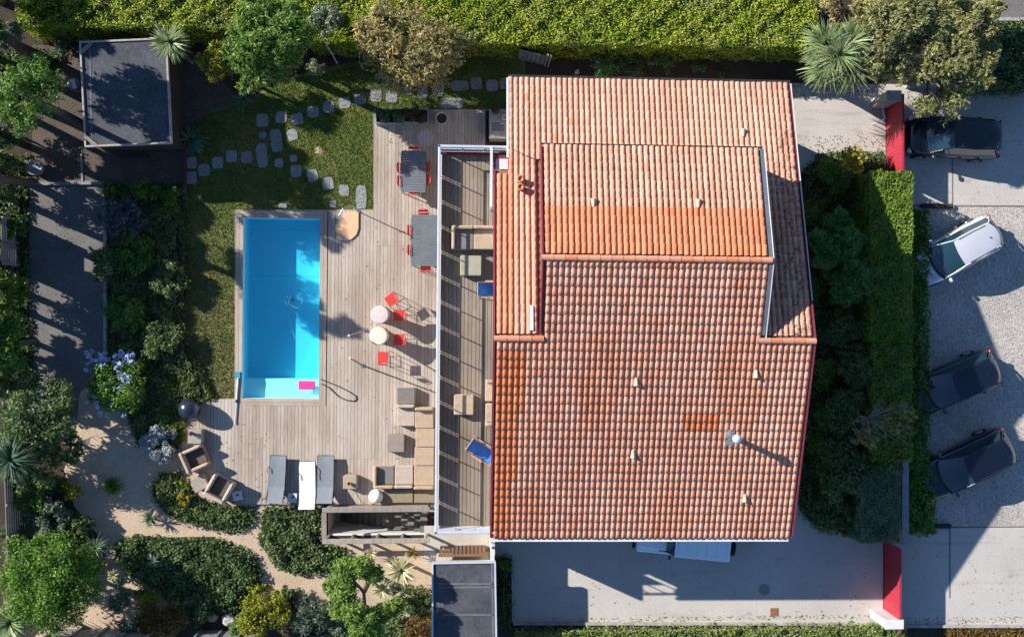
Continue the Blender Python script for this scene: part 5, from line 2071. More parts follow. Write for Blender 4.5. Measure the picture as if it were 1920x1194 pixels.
rock('small pale rock at the end of the row by the fence', 381, 1160, .2, .25)
rock('middle pale rock in the row by the fence', 399, 1158, .23, .28)
rock('largest pale angular rock next to the yellow shrub', 431, 1164, .36, .4)
for k, q in enumerate(((188, 887), (186, 898), (184, 912), (181, 928))):
    rock('pale pebble in the line beside the grass tuft on the sand', *q, .12, .12)
rock('white stone in the mulch bed by the small board gate', 1082, 135, .14, .16)
rock('pale stone among the yellow-green ground cover', 298, 767, .12, .5)


# ------------------------------------------------------------------ cars
def paint(name, c, b=None, metal=.35):
    return mat(name, c, b or tuple(v * .85 for v in c), 2, .2, metal=metal, spec=.6, coat=.9)


m, nt, bs = new_mat('car_glass')
bs.inputs['Base Color'].default_value = (.012, .035, .05, 1)
bs.inputs['IOR'].default_value = 1.6
bs.inputs['Roughness'].default_value = .04
bs.inputs['Specular IOR Level'].default_value = .7
MATS['car_glass'] = m
mat('tail_red', (.28, .008, .012), (.2, .006, .01), 4, .25, spec=.6)
mat('head_clear', (.6, .62, .65), (.5, .52, .55), 4, .15, spec=.7)


def car(name, label, px, py, ang, L, W, Hh, pm, roof_m=None, cat='car', zc=.8):
    """hatchback or crossover; +x is forward"""
    q = P(px, py, zc)
    t = thing(name, label, cat, (q[0], q[1], .02), R(ang), 'cars parked off the street')
    hwid = W / 2
    xs = [-.5, -.492, -.465, -.40, -.2, .05, .22, .34, .42, .468, .492, .5]
    wf = [.66, .80, .92, .985, 1, 1, .99, .965, .92, .83, .70, .60]
    zt = [.60, .80, .92, .96, .955, .94, .92, .88, .83, .76, .66, .56]
    k = Hh / 1.5
    rows = []
    for x, w, z in zip(xs, wf, zt):
        w *= hwid
        z *= k
        zb = .22 if abs(x) < .47 else .30
        half = [(0, z + .03), (.5 * w, z + .022), (.80 * w, z + .0), (.93 * w, z - .06), (.99 * w, z - .2), (w, .5), (.97 * w, zb + .06), (.9 * w, zb)]
        ring = [(x * L, -y, zz) for y, zz in half[::-1]] + [(x * L, y, zz) for y, zz in half[1:]]
        rows.append(ring)
    b = MB().grid(rows)
    b.add(rows[0], [tuple(range(len(rows[0])))])
    b.add(rows[-1], [tuple(range(len(rows[-1])))])
    body = b.build('body', pm, t)
    belt = .93 * k
    # greenhouse
    xf0, xf1, xr1, xr0 = .262 * L, .07 * L, -.375 * L, -.465 * L
    wb, wr = .445 * W, .345 * W

    def row(x, w, z, bow=0.0, crown=0.0, n=9):
        return [(x + bow * (1 - u * u), w * u, z + crown * (1 - u * u)) for u in np.linspace(-1, 1, n)]
    rl = [(xf1, wr * .98, Hh - .045, .07, .035), (xf1 - .25, wr * 1.01, Hh - .012, .02, .035), ((xf1 + xr1) / 2, wr * 1.02, Hh, 0, .035), (xr1 + .4, wr * 1.0, Hh - .012, -.02, .035), (xr1 + .12, wr * .95, Hh - .035, -.08, .032), (xr1 + .02, wr * .80, Hh - .06, -.12, .03)]
    rr = [row(*r) for r in rl]
    roof_ = MB().grid(rr)
    low = [[(x, y, z - .04) for x, y, z in r] for r in rr]
    edge = [rr[0]] + [[r[-1] for r in rr]]
    ring_t = rr[0] + [r[-1] for r in rr[1:]] + rr[-1][::-1][1:] + [r[0] for r in rr[::-1]][1:-1]
    ring_b = [(x, y, z - .05) for x, y, z in ring_t]
    n = len(ring_t)
    roof_.add(ring_t + ring_b, [(i, (i + 1) % n, n + (i + 1) % n, n + i) for i in range(n)])
    ro = roof_.build('roof', roof_m or pm, t)
    MB().box(((xr1 + .35), 0, Hh + .05), (.06, .02, .06), ry=.5).build('antenna', MATS['black_plastic'], ro)
    G = MATS['car_glass']
    MB().grid([row(xf0, wb * .97, belt - .015, .22, .0), row((xf0 + xf1) / 2, (wb + wr) / 2 * .98, (belt + Hh) / 2 + .03, .15, .01), row(xf1 + .005, wr * .97, Hh - .05, .07, .03)]).build('windscreen', G, t)
    MB().grid([row(xr0, wb * .86, belt + .02, -.10, .0), row((xr0 + xr1) / 2 - .02, (wb * .88 + wr * .9) / 2, (belt + Hh) / 2 + .03, -.11, .01), row(xr1 + .03, wr * .86, Hh - .07, -.12, .03)]).build('rear_window', G, t)
    MB().grid([row(xf0 + .10, wb * 1.0, belt - .012, .22, .0), row(xf0 - .005, wb * .97, belt - .005, .22, .0)]).build('scuttle', MATS['black_plastic'], t)
    for s in (-1, 1):
        up = [(xf1 - .02, s * wr * 1.0, Hh - .06), ((xf1 + xr1) / 2, s * wr * 1.035, Hh - .03), (xr1 + .12, s * wr * .97, Hh - .07)]
        dn = [(xf0 - .06, s * wb * .995, belt), ((xf1 + xr1) / 2, s * wb * 1.01, belt + .01), (xr0 + .16, s * wb * .95, belt + .05)]
        MB().grid([up, dn]).build('side_window', G, t)
        # pillars
        MB().tube([(xf0 - .01, s * wb * .985, belt - .02), ((xf0 + xf1) / 2 + .03, s * (wb + wr) / 2 * .995, (belt + Hh) / 2 + .02), (xf1, s * wr, Hh - .05), ((xf1 + xr1) / 2, s * wr * 1.03, Hh - .02), (xr1 + .06, s * wr * .94, Hh - .07), (xr0 + .03, s * wb * .9, belt)], .032, 6).build('pillar', pm, t)
        mx = (xf0 - .12, s * (hwid + .07), belt + .05)
        mi = MB().box(mx, (.14, .2, .13), bev=.04).build('wing_mirror', roof_m or pm, t)
        MB().box((mx[0], s * (hwid - .03), belt + .0), (.06, .1, .05)).build('mirror_arm', MATS['black_plastic'], mi)
        for x in (.315 * L, -.30 * L):
            wh = MB().cyl((x, s * (hwid - .2), .31), (x, s * (hwid + .01), .31), .31, n=22).build('wheel', MATS['rubber'], t)
            MB().cyl((x, s * (hwid - .02), .31), (x, s * (hwid + .018), .31), .2, .18, n=16).build('rim', MATS['steel'], wh)
        MB().box((.455 * L, s * hwid * .72, .70 * k), (.2, .32, .1), rz=s * -.5, bev=.03).build('headlight', MATS['head_clear'], t)
        MB().box((-.468 * L, s * hwid * .80, .86 * k), (.08, .2, .16), rz=s * .55, bev=.02).build('taillight', MATS['tail_red'], t)
        MB().tube([(xf0 + .16 - .1, s * .1 + .25, belt + .01), (xf0 + .18, s * .1 - .2, belt + .0)], .012, 5).build('wiper', MATS['black_plastic'], t)
        for xx in (xf1 - .55, xf1 - 1.35):
            MB().box((xx, s * hwid * .985, .82 * k), (.16, .03, .03)).build('door_handle', pm, t)
    for s in (-1, 1):
        MB().tube([(xf1 - .2, s * wr * .93, Hh + .015), (xr1 + .3, s * wr * .9, Hh + .01)], .014, 5).build('roof_rail', MATS['dark_metal'], t)
        MB().tube([(xf0 + .24, s * hwid * .62, belt + .008), (.40 * L, s * hwid * .60, .875 * k)], .006, 4).build('bonnet_seam', MATS['black_plastic'], t)
    MB().box((-.497 * L, 0, .5), (.05, W * .8, .1), bev=.02).build('rear_bumper_trim', MATS['black_plastic'], t)
    MB().box((.497 * L, 0, .42), (.03, W * .5, .16)).build('grille', MATS['black_plastic'], t)
    MB().box((-.499 * L, 0, .58), (.02, .5, .12)).build('number_plate', WP, t)
    return t


car('parked_car', 'black crossover parked under the tamarisk beside the red gate', 1788, 257, 177, 4.15, 1.8, 1.6, paint('paint_black', (.008, .011, .02)))
car('parked_car', 'white hatchback parked at an angle half in sunlight', 1795, 471, 208, 4.05, 1.74, 1.52, paint('paint_white', (.58, .60, .64), (.54, .56, .60), .2))
car('parked_car', 'dark blue hatchback parked next to the white one', 1790, 718, 202, 4.05, 1.76, 1.5, paint('paint_navy', (.009, .014, .03)))
car('parked_car', 'dark estate car with red rear lamp, farthest from the white hatchback', 1813, 871, 205, 4.3, 1.8, 1.55, paint('paint_midnight', (.008, .012, .026)))

# boxy off-roader half under the eaves
q = P(1285, 1009, 1.4)
JP = paint('paint_ice', (.72, .84, .93), (.68, .80, .90), .0)
t = thing('offroad_car', 'pale blue boxy off-roader parked half under the roof eave', 'car', (q[0], q[1], .02), R(174), 'cars parked off the street')
MB().box((0, 0, .75), (3.9, 1.66, .62), bev=.06).build('body', JP, t)
MB().box((1.25, 0, 1.13), (1.25, 1.28, .16), bev=.05).build('bonnet', JP, t)
for k in (-1, 0, 1):
    MB().box((1.25, k * .32, 1.217), (1.1, .02, .012)).build('bonnet_rib', JP, t)
MB().box((-.65, 0, 1.34), (2.45, 1.5, .6), taper=.96).build('cabin', MATS['car_glass'], t)
rf = MB().box((-.72, 0, 1.90 - .24), (2.35, 1.52, .09), bev=.03).build('roof', JP, t)
for k in range(6):
    MB().box((-1.75 + .42 * k, 0, 1.715), (.02, 1.3, .012)).build('roof_rib', JP, rf)
MB().box((.62, 0, 1.36), (.05, 1.4, .52), ry=-.5).build('windscreen', MATS['car_glass'], t)
MB().box((.85, 0, 1.06), (.3, 1.4, .05)).build('scuttle', MATS['black_plastic'], t)
for s in (-1, 1):
    for x in (1.2, -1.25):
        w = MB().cyl((x, s * .6, .38), (x, s * .86, .38), .38, n=20).build('wheel', MATS['rubber'], t)
        MB().cyl((x, s * .8, .38), (x, s * .87, .38), .22, n=14).build('rim', MATS['steel'], w)
        MB().box((x, s * .8, .82), (.95, .18, .08), bev=.03).build('wheel_arch', MATS['black_plastic'], t)
    MB().box((.55, s * .92, 1.2), (.09, .18, .16), bev=.03).build('wing_mirror', MATS['black_plastic'], t)
    MB().cyl((1.93, s * .5, .85), (1.97, s * .5, .85), .11, n=14).build('headlight', MATS['head_clear'], t)
    MB().box((-1.96, s * .72, .85), (.03, .12, .22)).build('taillight', MATS['tail_red'], t)
MB().box((2.0, 0, .55), (.14, 1.6, .16), bev=.03).build('front_bumper', MATS['black_plastic'], t)
MB().box((-2.0, 0, .55), (.12, 1.6, .16), bev=.03).build('rear_bumper', MATS['black_plastic'], t)
MB().cyl((-1.97, .25, 1.05), (-2.2, .25, 1.05), .37, n=22).build('spare_wheel', MATS['rubber'], t)

# ------------------------------------------------------------------ hedges
LIME, BOX, DARK, IVY = MATS['lf_lime'], MATS['lf_box'], MATS['lf_dark'], MATS['lf_ivy']
hedge('clipped_hedge', 'long lime-green clipped hedge along the mulch bed behind the house', 575, -40, 1535, 76, 2.2, LIME, (.095, .068), 2.3, .2)
hedge('clipped_hedge', 'lime-green clipped hedge behind the dark flat-roofed shed', 30, -40, 572, 48, 2.2, LIME, (.095, .068), 2.3, .25)
hedge('clipped_hedge', 'sunlit end of the clipped box hedge between bed and parking', 1633, 321, 1712, 640, 2.3, BOX, (.08, .058), 2.4, .12)
hedge('clipped_hedge', 'shaded run of clipped hedge between dark shrubs and parking wall', 1638, 640, 1712, 865, 2.2, BOX, (.09, .065), 2.3, .16)
hedge('clipped_hedge', 'grey-green clipped hedge ending at the red driveway gate', 1615, 865, 1688, 1018, 1.7, MATS['lf_sage'], (.08, .05), 2.3, .15)
hedge('street_hedge', 'low leafy climber hedge on the parking side of the boundary wall', 1712, 392, 1744, 900, 1.1, MATS['lf_mid'], (.12, .09), 2.0, .25)
hedge('street_hedge', 'bright leafy hedge end beside the dark timber sleeper', 1706, 895, 1756, 1003, 1.1, MATS['lf_bright'], (.13, .1), 2.0, .3)
hedge('low_hedge', 'pale green low hedge along the bottom of the driveway', 968, 1176, 1700, 1260, .8, MATS['lf_lowhedge'], (.09, .06), 2.4, .2)
hedge('low_hedge', 'leafy climber cover over the gate end of the entrance bed', 1588, 283, 1664, 318, .9, IVY, (.1, .07), 2.0, .25)
hedge('low_hedge', 'dark clipped hedge at the top right behind the parking apron', 1846, 40, 1990, 158, 1.8, DARK, (.12, .09), 2.0, .3)

# ------------------------------------------------------------------ ground cover
cover('ground_cover', 'dark leafy ground cover in the bed beside the courtyard', 'ground cover', [(200, 345), (345, 345), (350, 420), (342, 600), (395, 745), (345, 765), (330, 850), (255, 835), (200, 660)], .5, IVY, (.11, .07), 2.6)
cover('ground_cover', 'yellow-green ground cover at the pool end of the courtyard bed', 'ground cover', [(300, 690), (352, 680), (402, 748), (350, 760), (345, 830), (300, 830), (280, 760)], .45, MATS['lf_yellow'], (.09, .06), 2.6)
cover('ivy_bed', 'crescent of dark ivy below the tub armchairs', 'ivy', [(285, 905), (300, 888), (340, 886), (352, 912), (372, 935), (440, 950), (478, 952), (475, 985), (440, 1000), (370, 988), (310, 965), (285, 932)], .35, IVY, (.10, .07), 2.6)
cover('ivy_bed', 'dense ivy bed between the sun loungers and the sandy path', 'ivy', [(492, 950), (604, 950), (606, 1018), (650, 1030), (645, 1070), (575, 1081), (520, 1068), (483, 1015)], .45, IVY, (.12, .08), 2.6)
cover('ivy_bed', 'broad dark ivy bed in the sandy bottom garden', 'ivy', [(213, 1022), (250, 1004), (320, 1010), (400, 1010), (470, 1035), (492, 1080), (450, 1120), (440, 1150), (330, 1150), (300, 1110), (250, 1090), (215, 1052)], .5, DARK, (.12, .08), 2.6)
cover('ground_cover', 'dark shrubby undergrowth in the bed beside the house', 'ground cover', [(1497, 330), (1540, 285), (1590, 284), (1630, 320), (1640, 980), (1610, 1010), (1540, 995), (1500, 960)], .5, DARK, (.12, .08), 2.0)
cover('ground_cover', 'dark planting strip between the store shed and the driveway', 'ground cover', [(930, 1045), (958, 1045), (958, 1180), (930, 1180)], .4, DARK, (.11, .08), 2.2)
cover('ground_cover', 'brownish scrub along the bottom edge of the parking', 'ground cover', [(1780, 1180), (1960, 1178), (1960, 1230), (1760, 1230)], .4, MATS['lf_rust'], (.10, .06), 2.0)
cover('ground_cover', 'dark leaf litter plants in the shaded top corner', 'ground cover', [(-40, 95), (130, 95), (110, 130), (60, 150), (-40, 150)], .3, DARK, (.11, .08), 1.6)
cover('ground_cover', 'dark undergrowth along the fence beside the courtyard', 'ground cover', [(-30, 290), (52, 290), (52, 560), (60, 740), (-30, 740)], .4, DARK, (.12, .08), 1.8)

# ------------------------------------------------------------------ trees and shrubs
PINE, MID, BR, YEL = MATS['lf_pine'], MATS['lf_mid'], MATS['lf_bright'], MATS['lf_yellow']
TAM, TAG, CON, SAGE = MATS['lf_tamarisk'], MATS['lf_tamgreen'], MATS['lf_conifer'], MATS['lf_sage']
plant('feathery_tree', 'pale feathery tree in the corner beyond the hedge', 'tree', 8, 62, 42, 3.2, MATS['lf_sage'], (.18, .04), mode='spray')
plant('round_tree', 'round dark green tree beside the dark shed', 'tree', 58, 186, 68, 6.4, MID, (.11, .06), b=1.6)
plant('shrub', 'small pale shrub under the hedge near the shed', 'shrub', 118, 87, 18, .8, SAGE, (.08, .04))
plant('round_shrub', 'yellow-green rounded shrub leaning on the pine', 'shrub', 411, 116, 39, 2.6, YEL, (.09, .06))
plant('pine_tree', 'tall bushy pine tree on the lawn edge', 'tree', 506, 86, 92, 5.4, PINE, (.19, .055), mode='spray', n=24000, cr=.40)
plant('variegated_shrub', 'silvery variegated shrub in the hedge beside the pine', 'shrub', 614, 40, 34, 2.5, MATS['lf_varieg'], (.09, .06))
plant('shrub', 'glossy-leaved shrub at the foot of the pine', 'shrub', 590, 126, 20, 1.3, MATS['lf_varieg'], (.10, .06), dens=.5)
plant('tamarisk_tree', 'olive-gold tamarisk tree between the lawn and the long hedge', 'tree', 765, 95, 108, 4.2, TAM, (.17, .05), mode='spray', n=26000, cr=.36, oval=.78, fill=.35, clumps=34)
plant('tamarisk_tree', 'large feathery tamarisk behind the palm-like clump', 'tree', 1660, 65, 115, 5.0, TAG, (.17, .055), mode='spray', n=28000, cr=.28, oval=.8, fill=.25)
plant('tamarisk_tree', 'large feathery tamarisk overhanging the black crossover', 'tree', 1750, 118, 116, 4.8, TAG, (.17, .055), mode='spray', n=28000, cr=.28, fill=.25)
for q in ((1132, 127, 28, 1.2, CON, 'rounded blue-green shrub in the mulch bed behind the house'), (1182, 122, 27, .9, DARK, 'dark low shrub beside the blue-green one in the mulch bed'), (1236, 117, 28, 1.0, DARK, 'dark bushy shrub in the middle of the mulch bed'), (1310, 124, 15, .6, DARK, 'small dark shrub in the mulch bed'), (1352, 142, 8, .35, BR, 'tiny bright seedling in the mulch bed')):
    plant('shrub', q[5], 'shrub', *q[:4], q[4], (.08, .05), dens=.8)
plant('shrub', 'dark shrub on the bed corner near the entrance drive', 'shrub', 1555, 335, 40, 1.5, MID, (.10, .06))
plant('golden_shrub', 'bright yellow-leaved shrub at the entrance bed corner', 'shrub', 1596, 300, 30, 2.8, MATS['lf_gold'], (.13, .09), dens=.6)
plant('conifer', 'feathery dark conifer in the bed opposite the upper roof', 'conifer', 1562, 452, 55, 3.0, CON, (.24, .05), mode='spray', n=13000)
plant('conifer', 'feathery dark conifer in the bed beside the ridge end', 'conifer', 1592, 520, 55, 2.6, CON, (.24, .05), mode='spray', n=13000)
plant('shrub', 'dark broad-leaved shrub below the conifers', 'shrub', 1590, 620, 48, 1.7, DARK, (.12, .08))
plant('shrub', 'dark oleander-like shrub beside the shaded hedge', 'shrub', 1612, 690, 58, 2.0, DARK, (.15, .06))
plant('shrub', 'dense dark shrub opposite the lower roof tiles', 'shrub', 1568, 770, 55, 1.8, DARK, (.12, .08))
plant('shrub', 'glossy dark shrub near the driveway end of the bed', 'shrub', 1570, 880, 62, 2.2, IVY, (.13, .09))
plant('shrub', 'low dark shrub at the driveway corner of the bed', 'shrub', 1560, 955, 45, 1.2, DARK, (.12, .08))
q = thing('tamarisk_bush', 'half-bare tamarisk with pale twigs leaning over the shaded hedge', 'shrub', P(1650, 790, 3.2)[:2] + (0,))
O = q.location
tw = MB()
clp = []
for k in range(26):
    a = random.uniform(0, 2 * math.pi)
    ln = random.uniform(.7, 1.5)
    p0 = (0, 0, 1.9)
    p1 = (math.cos(a) * ln * .5, math.sin(a) * ln * .4, 2.8)
    p2 = (math.cos(a) * ln, math.sin(a) * ln * .75, 3.3 + random.uniform(-.2, .3))
    tw.tube([p0, p1, p2], [.025, .014, .006], 4)
    for j in range(5):
        s = random.uniform(.4, 1)
        c = (p1[0] + (p2[0] - p1[0]) * s, p1[1] + (p2[1] - p1[1]) * s, p1[2] + (p2[2] - p1[2]) * s)
        tw.tube([c, (c[0] + random.uniform(-.3, .3), c[1] + random.uniform(-.3, .3), c[2] + random.uniform(0, .3))], .006, 4)
tw.tube([(0, 0, 0), (0, 0, 1.95)], [.08, .05], 6)
tw.build('twigs', mat('twig_pale', (.36, .29, .24), (.28, .22, .18), 5, .9), q)
sp = []
for sx, sy, sr in ((1690, 772, 14), (1705, 778, 12), (1680, 800, 13), (1618, 815, 16), (1632, 830, 15), (1608, 822, 12), (1660, 790, 12)):
    w = P(sx, sy, 3.3)
    sp.append((w[0] - O[0], w[1] - O[1], 3.3, sr / PX(3.3)))
pos, tan, nrm = clump_leaves(sp, 6000, 'spray')
leaves_obj('crown', TAM, q, pos, tan, nrm, .14, .03)
rosette('grass_tuft', 'spiky green tuft at the verge of the roof beside the bed', 'plant', 1540, 628, 18, .9, MATS['lf_spike'], 90, .03, el=(0, 80), bark=False)
plant('tamarisk_tree', 'feathery tamarisk crown behind the other two at the road', 'tree', 1805, 45, 78, 4.4, TAG, (.17, .055), mode='spray', n=18000, cr=.3, fill=.3)
plant('tamarisk_tree', 'golden tamarisk growing out of the end of the long hedge', 'tree', 1590, 18, 62, 4.2, TAM, (.17, .05), mode='spray', n=14000, cr=.3, fill=.3)
# palm-like cordylines
rosette('cordyline', 'palm-like cordyline leaning over the corner of the dark shed', 'palm', 320, 81, 39, 2.9, MATS['lf_cord'], 190, .06, el=(-25, 85), droop=.35)
rosette('cordyline', 'many-headed palm-like cordyline at the corner of the house drive', 'palm', 1566, 105, 52, 3.4, MATS['lf_cord'], 200, .065, heads=[(1545, 85, 3.3), (1592, 82, 3.5), (1550, 125, 3.0), (1590, 130, 3.2), (1570, 105, 3.6)], el=(-30, 85), droop=.4)
rosette('phormium', 'dark spiky flax clump in the shade beside the shed', 'plant', 358, 262, 36, .6, MATS['lf_spike'], 60, .06, el=(10, 75), droop=.7, bark=False)
rosette('agave', 'small spiky rosette at the foot of the pine', 'plant', 456, 188, 22, .6, MATS['lf_spike'], 50, .06, el=(5, 75), bark=False)
rosette('palm', 'dark fan palm at the edge of the slat fence', 'palm', 22, 862, 46, 2.8, MATS['lf_spike'], 190, .06, el=(-20, 80), droop=.4)
rosette('palm', 'grey-green palm in the sandy bottom corner', 'palm', 22, 1165, 48, 2.2, MATS['lf_cord'], 170, .06, el=(-15, 80), droop=.4)
rosette('yucca', 'cream-striped yucca near the store shed', 'yucca', 752, 1068, 33, 1.3, MATS['lf_yucca'], 75, .085, el=(-10, 80), droop=.35)
rosette('yucca', 'second cream yucca head on a bent stem beside the pine', 'yucca', 716, 1104, 25, 1.0, MATS['lf_yucca'], 45, .07, el=(-10, 80), droop=.3)
rosette('yucca', 'small dry yucca under the stairwell rail', 'yucca', 696, 1036, 16, .5, MATS['lf_yucca'], 50, .035, bark=False)
rosette('yucca', 'small dry yucca between the stairwell and the walkway', 'yucca', 774, 1037, 15, .5, MATS['lf_rust'], 45, .035, bark=False)
rosette('agave', 'dark agave on the sand beside the crescent ivy bed', 'agave', 283, 972, 19, .3, MATS['lf_spike'], 36, .06, bark=False, el=(5, 70))
rosette('agave', 'spiky agave beside the bright round tree', 'agave', 180, 1026, 30, .5, MATS['lf_spike'], 48, .07, bark=False, el=(5, 70))
rosette('agave', 'small yellow-striped agave on the sand near the broad ivy bed', 'agave', 213, 1078, 14, .35, MATS['lf_yucca'], 34, .05, bark=False, el=(5, 70))
rosette('agave', 'agave poking out of the broad ivy bed', 'agave', 288, 1050, 15, .8, MATS['lf_sage'], 30, .05, bark=False, el=(5, 70))
rosette('grass_tuft', 'round green grass tuft on the sand beside the pebbles', 'grass tuft', 211, 910, 20, .25, MATS['lf_mid'], 260, .025, bark=False, el=(15, 88), droop=.5)
# courtyard bed
plant('round_shrub', 'round light-green shrub at the head of the courtyard bed', 'shrub', 278, 354, 28, .95, BR, (.07, .04), cr=.3)
plant('euphorbia', 'bright spiky-leaved euphorbia beside the round shrub', 'shrub', 321, 377, 25, .8, BR, (.14, .03), mode='spray')
plant('shrub', 'blue-grey leaved shrub at the courtyard kerb', 'shrub', 229, 410, 42, 1.4, MATS['lf_bluegrey'], (.16, .05), mode='spray')
plant('shrub', 'small green shrub at the kerb end of the courtyard bed', 'shrub', 205, 362, 18, .6, MID, (.08, .05))
plant('shrub', 'dark shrub hanging over the courtyard kerb', 'shrub', 205, 500, 34, 1.2, DARK, (.11, .07))
plant('shrub', 'green shrub in the middle of the courtyard bed', 'shrub', 255, 475, 38, 1.0, MID, (.10, .06))
plant('shrub', 'dark shrub on the lawn side of the courtyard bed', 'shrub', 310, 520, 40, 1.0, IVY, (.10, .07))
plant('shrub', 'leafy shrub below the bare twig in the courtyard bed', 'shrub', 240, 590, 40, 1.0, MID, (.10, .06))
plant('shrub', 'mixed green shrub on the lawn side near the blue plumbago', 'shrub', 305, 640, 42, 1.0, IVY, (.10, .07))
pb = plant('plumbago', 'blue-flowered plumbago bush spilling over the courtyard end', 'shrub', 228, 718, 66, 1.4, MID, (.10, .06))
Rm = 66 / PX(1)
pos, tan, nrm = clump_leaves([(random.uniform(-1, .5) * Rm * .85, random.uniform(-.9, .9) * Rm, 1.0 + random.uniform(-.2, .35), .1) for _ in range(120)], 2400)
leaves_obj('blossom', MATS['petal_blue'], pb, pos, tan, nrm, .075, .065)
plant('santolina', 'silver-grey mounded santolina beside the tub armchairs', 'shrub', 299, 832, 36, .8, MATS['lf_silver'], (.08, .05), cr=.34)
tw = MB()
q = P(188, 538, .8)
for k in range(9):
    a = random.uniform(1.5, 5.2)
    tw.tube([(0, 0, 0), (math.cos(a) * .25, math.sin(a) * .25, .6), (math.cos(a) * random.uniform(.4, .8), math.sin(a) * random.uniform(.3, .6), .75)], [.015, .01, .004], 4)
tag(tw.build('dead_branch', MATS['twig_pale'], None, (q[0], q[1], 0)), 'pale bare twig sticking out over the courtyard kerb', 'branch')
# west side
plant('leafy_tree', 'dark leafy tree at the bottom of the shaded courtyard', 'tree', 82, 775, 78, 3.0, DARK, (.15, .08))
plant('leafy_tree', 'dark spreading tree above the fan palm', 'tree', 55, 850, 68, 2.6, IVY, (.15, .07))
plant('leafy_tree', 'olive-green tree beside the courtyard edge', 'tree', 22, 645, 52, 3.0, MID, (.13, .07))
plant('shrub', 'shaded green shrub beside the pale slat fence', 'shrub', 18, 545, 38, 1.8, MID, (.12, .07))
plant('shrub', 'dark shrub at the corner of patio and courtyard', 'shrub', 15, 330, 45, 2.0, DARK, (.12, .07))
plant('shrub', 'dark shrub at the edge of the shaded patio', 'shrub', 20, 250, 38, 1.6, DARK, (.12, .07))
# bottom garden
plant('round_tree', 'bright green round tree in the sandy corner', 'tree', 94, 1083, 98, 3.6, BR, (.11, .06), n=26000)
plant('shrub', 'grey-green shrub between the slat fence and the sand', 'shrub', 95, 975, 46, 1.4, SAGE, (.12, .05))
plant('shrub', 'thin yellow-green shrub at the top of the sand', 'shrub', 142, 917, 24, .9, YEL, (.12, .05), dens=.5)
plant('potted_shrub', 'golden clipped ball shrub below the footstool', 'shrub', 346, 932, 16, .6, MATS['lf_gold'], (.06, .04), cr=.3)
plant('potted_shrub', 'smaller yellow-green ball shrub above the golden one', 'shrub', 348, 907, 12, .55, YEL, (.06, .04), cr=.3)
plant('shrub', 'pale green shrub beside the bright round tree', 'shrub', 222, 1112, 30, .9, SAGE, (.09, .05))
plant('round_shrub', 'yellow-green round shrub against the broad ivy bed', 'shrub', 275, 1120, 25, .8, YEL, (.07, .05))
plant('shrub', 'rusty red-brown shrub above the bottom fence', 'shrub', 310, 1168, 46, 1.0, MATS['lf_rust'], (.10, .06))
plant('round_shrub', 'large golden-green shrub beside the pale rocks', 'shrub', 498, 1145, 54, 1.7, YEL, (.10, .07))
plant('shrub', 'sage-green shrub between the golden shrub and the pine', 'shrub', 589, 1152, 46, 1.3, SAGE, (.15, .05), mode='spray')
plant('pine_tree', 'open-crowned pine by the sandy path', 'tree', 680, 1115, 75, 4.3, MATS['lf_pine2'] if 'lf_pine2' in MATS else leaf_mat('lf_pine2', (.10, .18, .03), (.22, .33, .06), (.34, .42, .12), .35), (.20, .055), mode='spray', n=17000, spots=[(650, 1068, 24, 3.8), (680, 1062, 22, 3.9), (700, 1075, 18, 3.8), (628, 1100, 20, 3.6), (645, 1112, 24, 3.8), (640, 1140, 22, 3.7), (665, 1145, 24, 4.0), (690, 1160, 24, 3.9), (715, 1150, 18, 3.6), (740, 1135, 18, 3.4), (700, 1185, 20, 3.5), (675, 1180, 20, 3.6)])
plant('shrub', 'dark green shrub between the yucca and the store shed', 'shrub', 775, 1115, 40, 1.2, IVY, (.10, .06))
plant('shrub', 'brownish shrub at the corner of the store shed', 'shrub', 785, 1170, 36, .9, MATS['lf_rust'], (.09, .05))
plant('shrub', 'dark shrub under the bottom pine', 'shrub', 740, 1180, 34, .9, DARK, (.10, .06))
plant('shrub', 'reddish shrub at the end of the driveway strip', 'shrub', 946, 1062, 14, .8, MID, (.08, .05))

# extra planting filling the west and bottom beds
for q in ((60, 935, 34, 1.5, MID, 'green shrub between the fan palm and the slat fence'), (30, 1010, 32, 1.4, DARK, 'dark shrub against the slat fence'), (150, 985, 28, .9, IVY, 'leafy shrub on the edge of the sandy corner'), (170, 1060, 26, .8, MID, 'green shrub hugging the bright round tree'), (250, 1175, 26, .8, SAGE, 'sage shrub beside the rusty red-brown one'), (370, 1135, 34, .7, DARK, 'dark shrub at the rock end of the broad ivy bed'), (545, 1110, 22, .6, IVY, 'small leafy shrub between the golden and sage shrubs'), (455, 1175, 26, .8, MID, 'green shrub tucked behind the largest pale rock'), (640, 1180, 30, .9, SAGE, 'grey-green shrub under the open-crowned pine'), (28, 720, 40, 2.0, IVY, 'leafy shrub above the dark courtyard-end tree'), (128, 835, 34, 1.6, DARK, 'dark shrub at the mouth of the sandy path'), (25, 430, 26, 1.2, MID, 'shrub growing against the pale slat fence'), (110, 905, 22, .8, DARK, 'dark low shrub beside the sand and the fan palm')):
    plant('shrub', q[5], 'shrub', *q[:4], q[4], (.11, .07))
for q in ((1535, 400, 32, 1.0, MID, 'green shrub below the roof verge opposite the white car'), (1520, 540, 26, .8, CON, 'blue-green shrub hugging the house wall'), (1625, 400, 26, 1.3, BR, 'bright green shrub leaning on the sunlit box hedge'), (1540, 700, 34, 1.1, MID, 'green shrub below the ridge end of the roof'), (1600, 760, 34, 1.9, IVY, 'leafy shrub beside the half-bare tamarisk'), (1650, 870, 40, 2.1, IVY, 'overgrown shrub spilling over the shaded hedge'), (1530, 830, 30, .9, MID, 'low green shrub beside the house wall')):
    plant('shrub', q[5], 'shrub', *q[:4], q[4], (.12, .07))

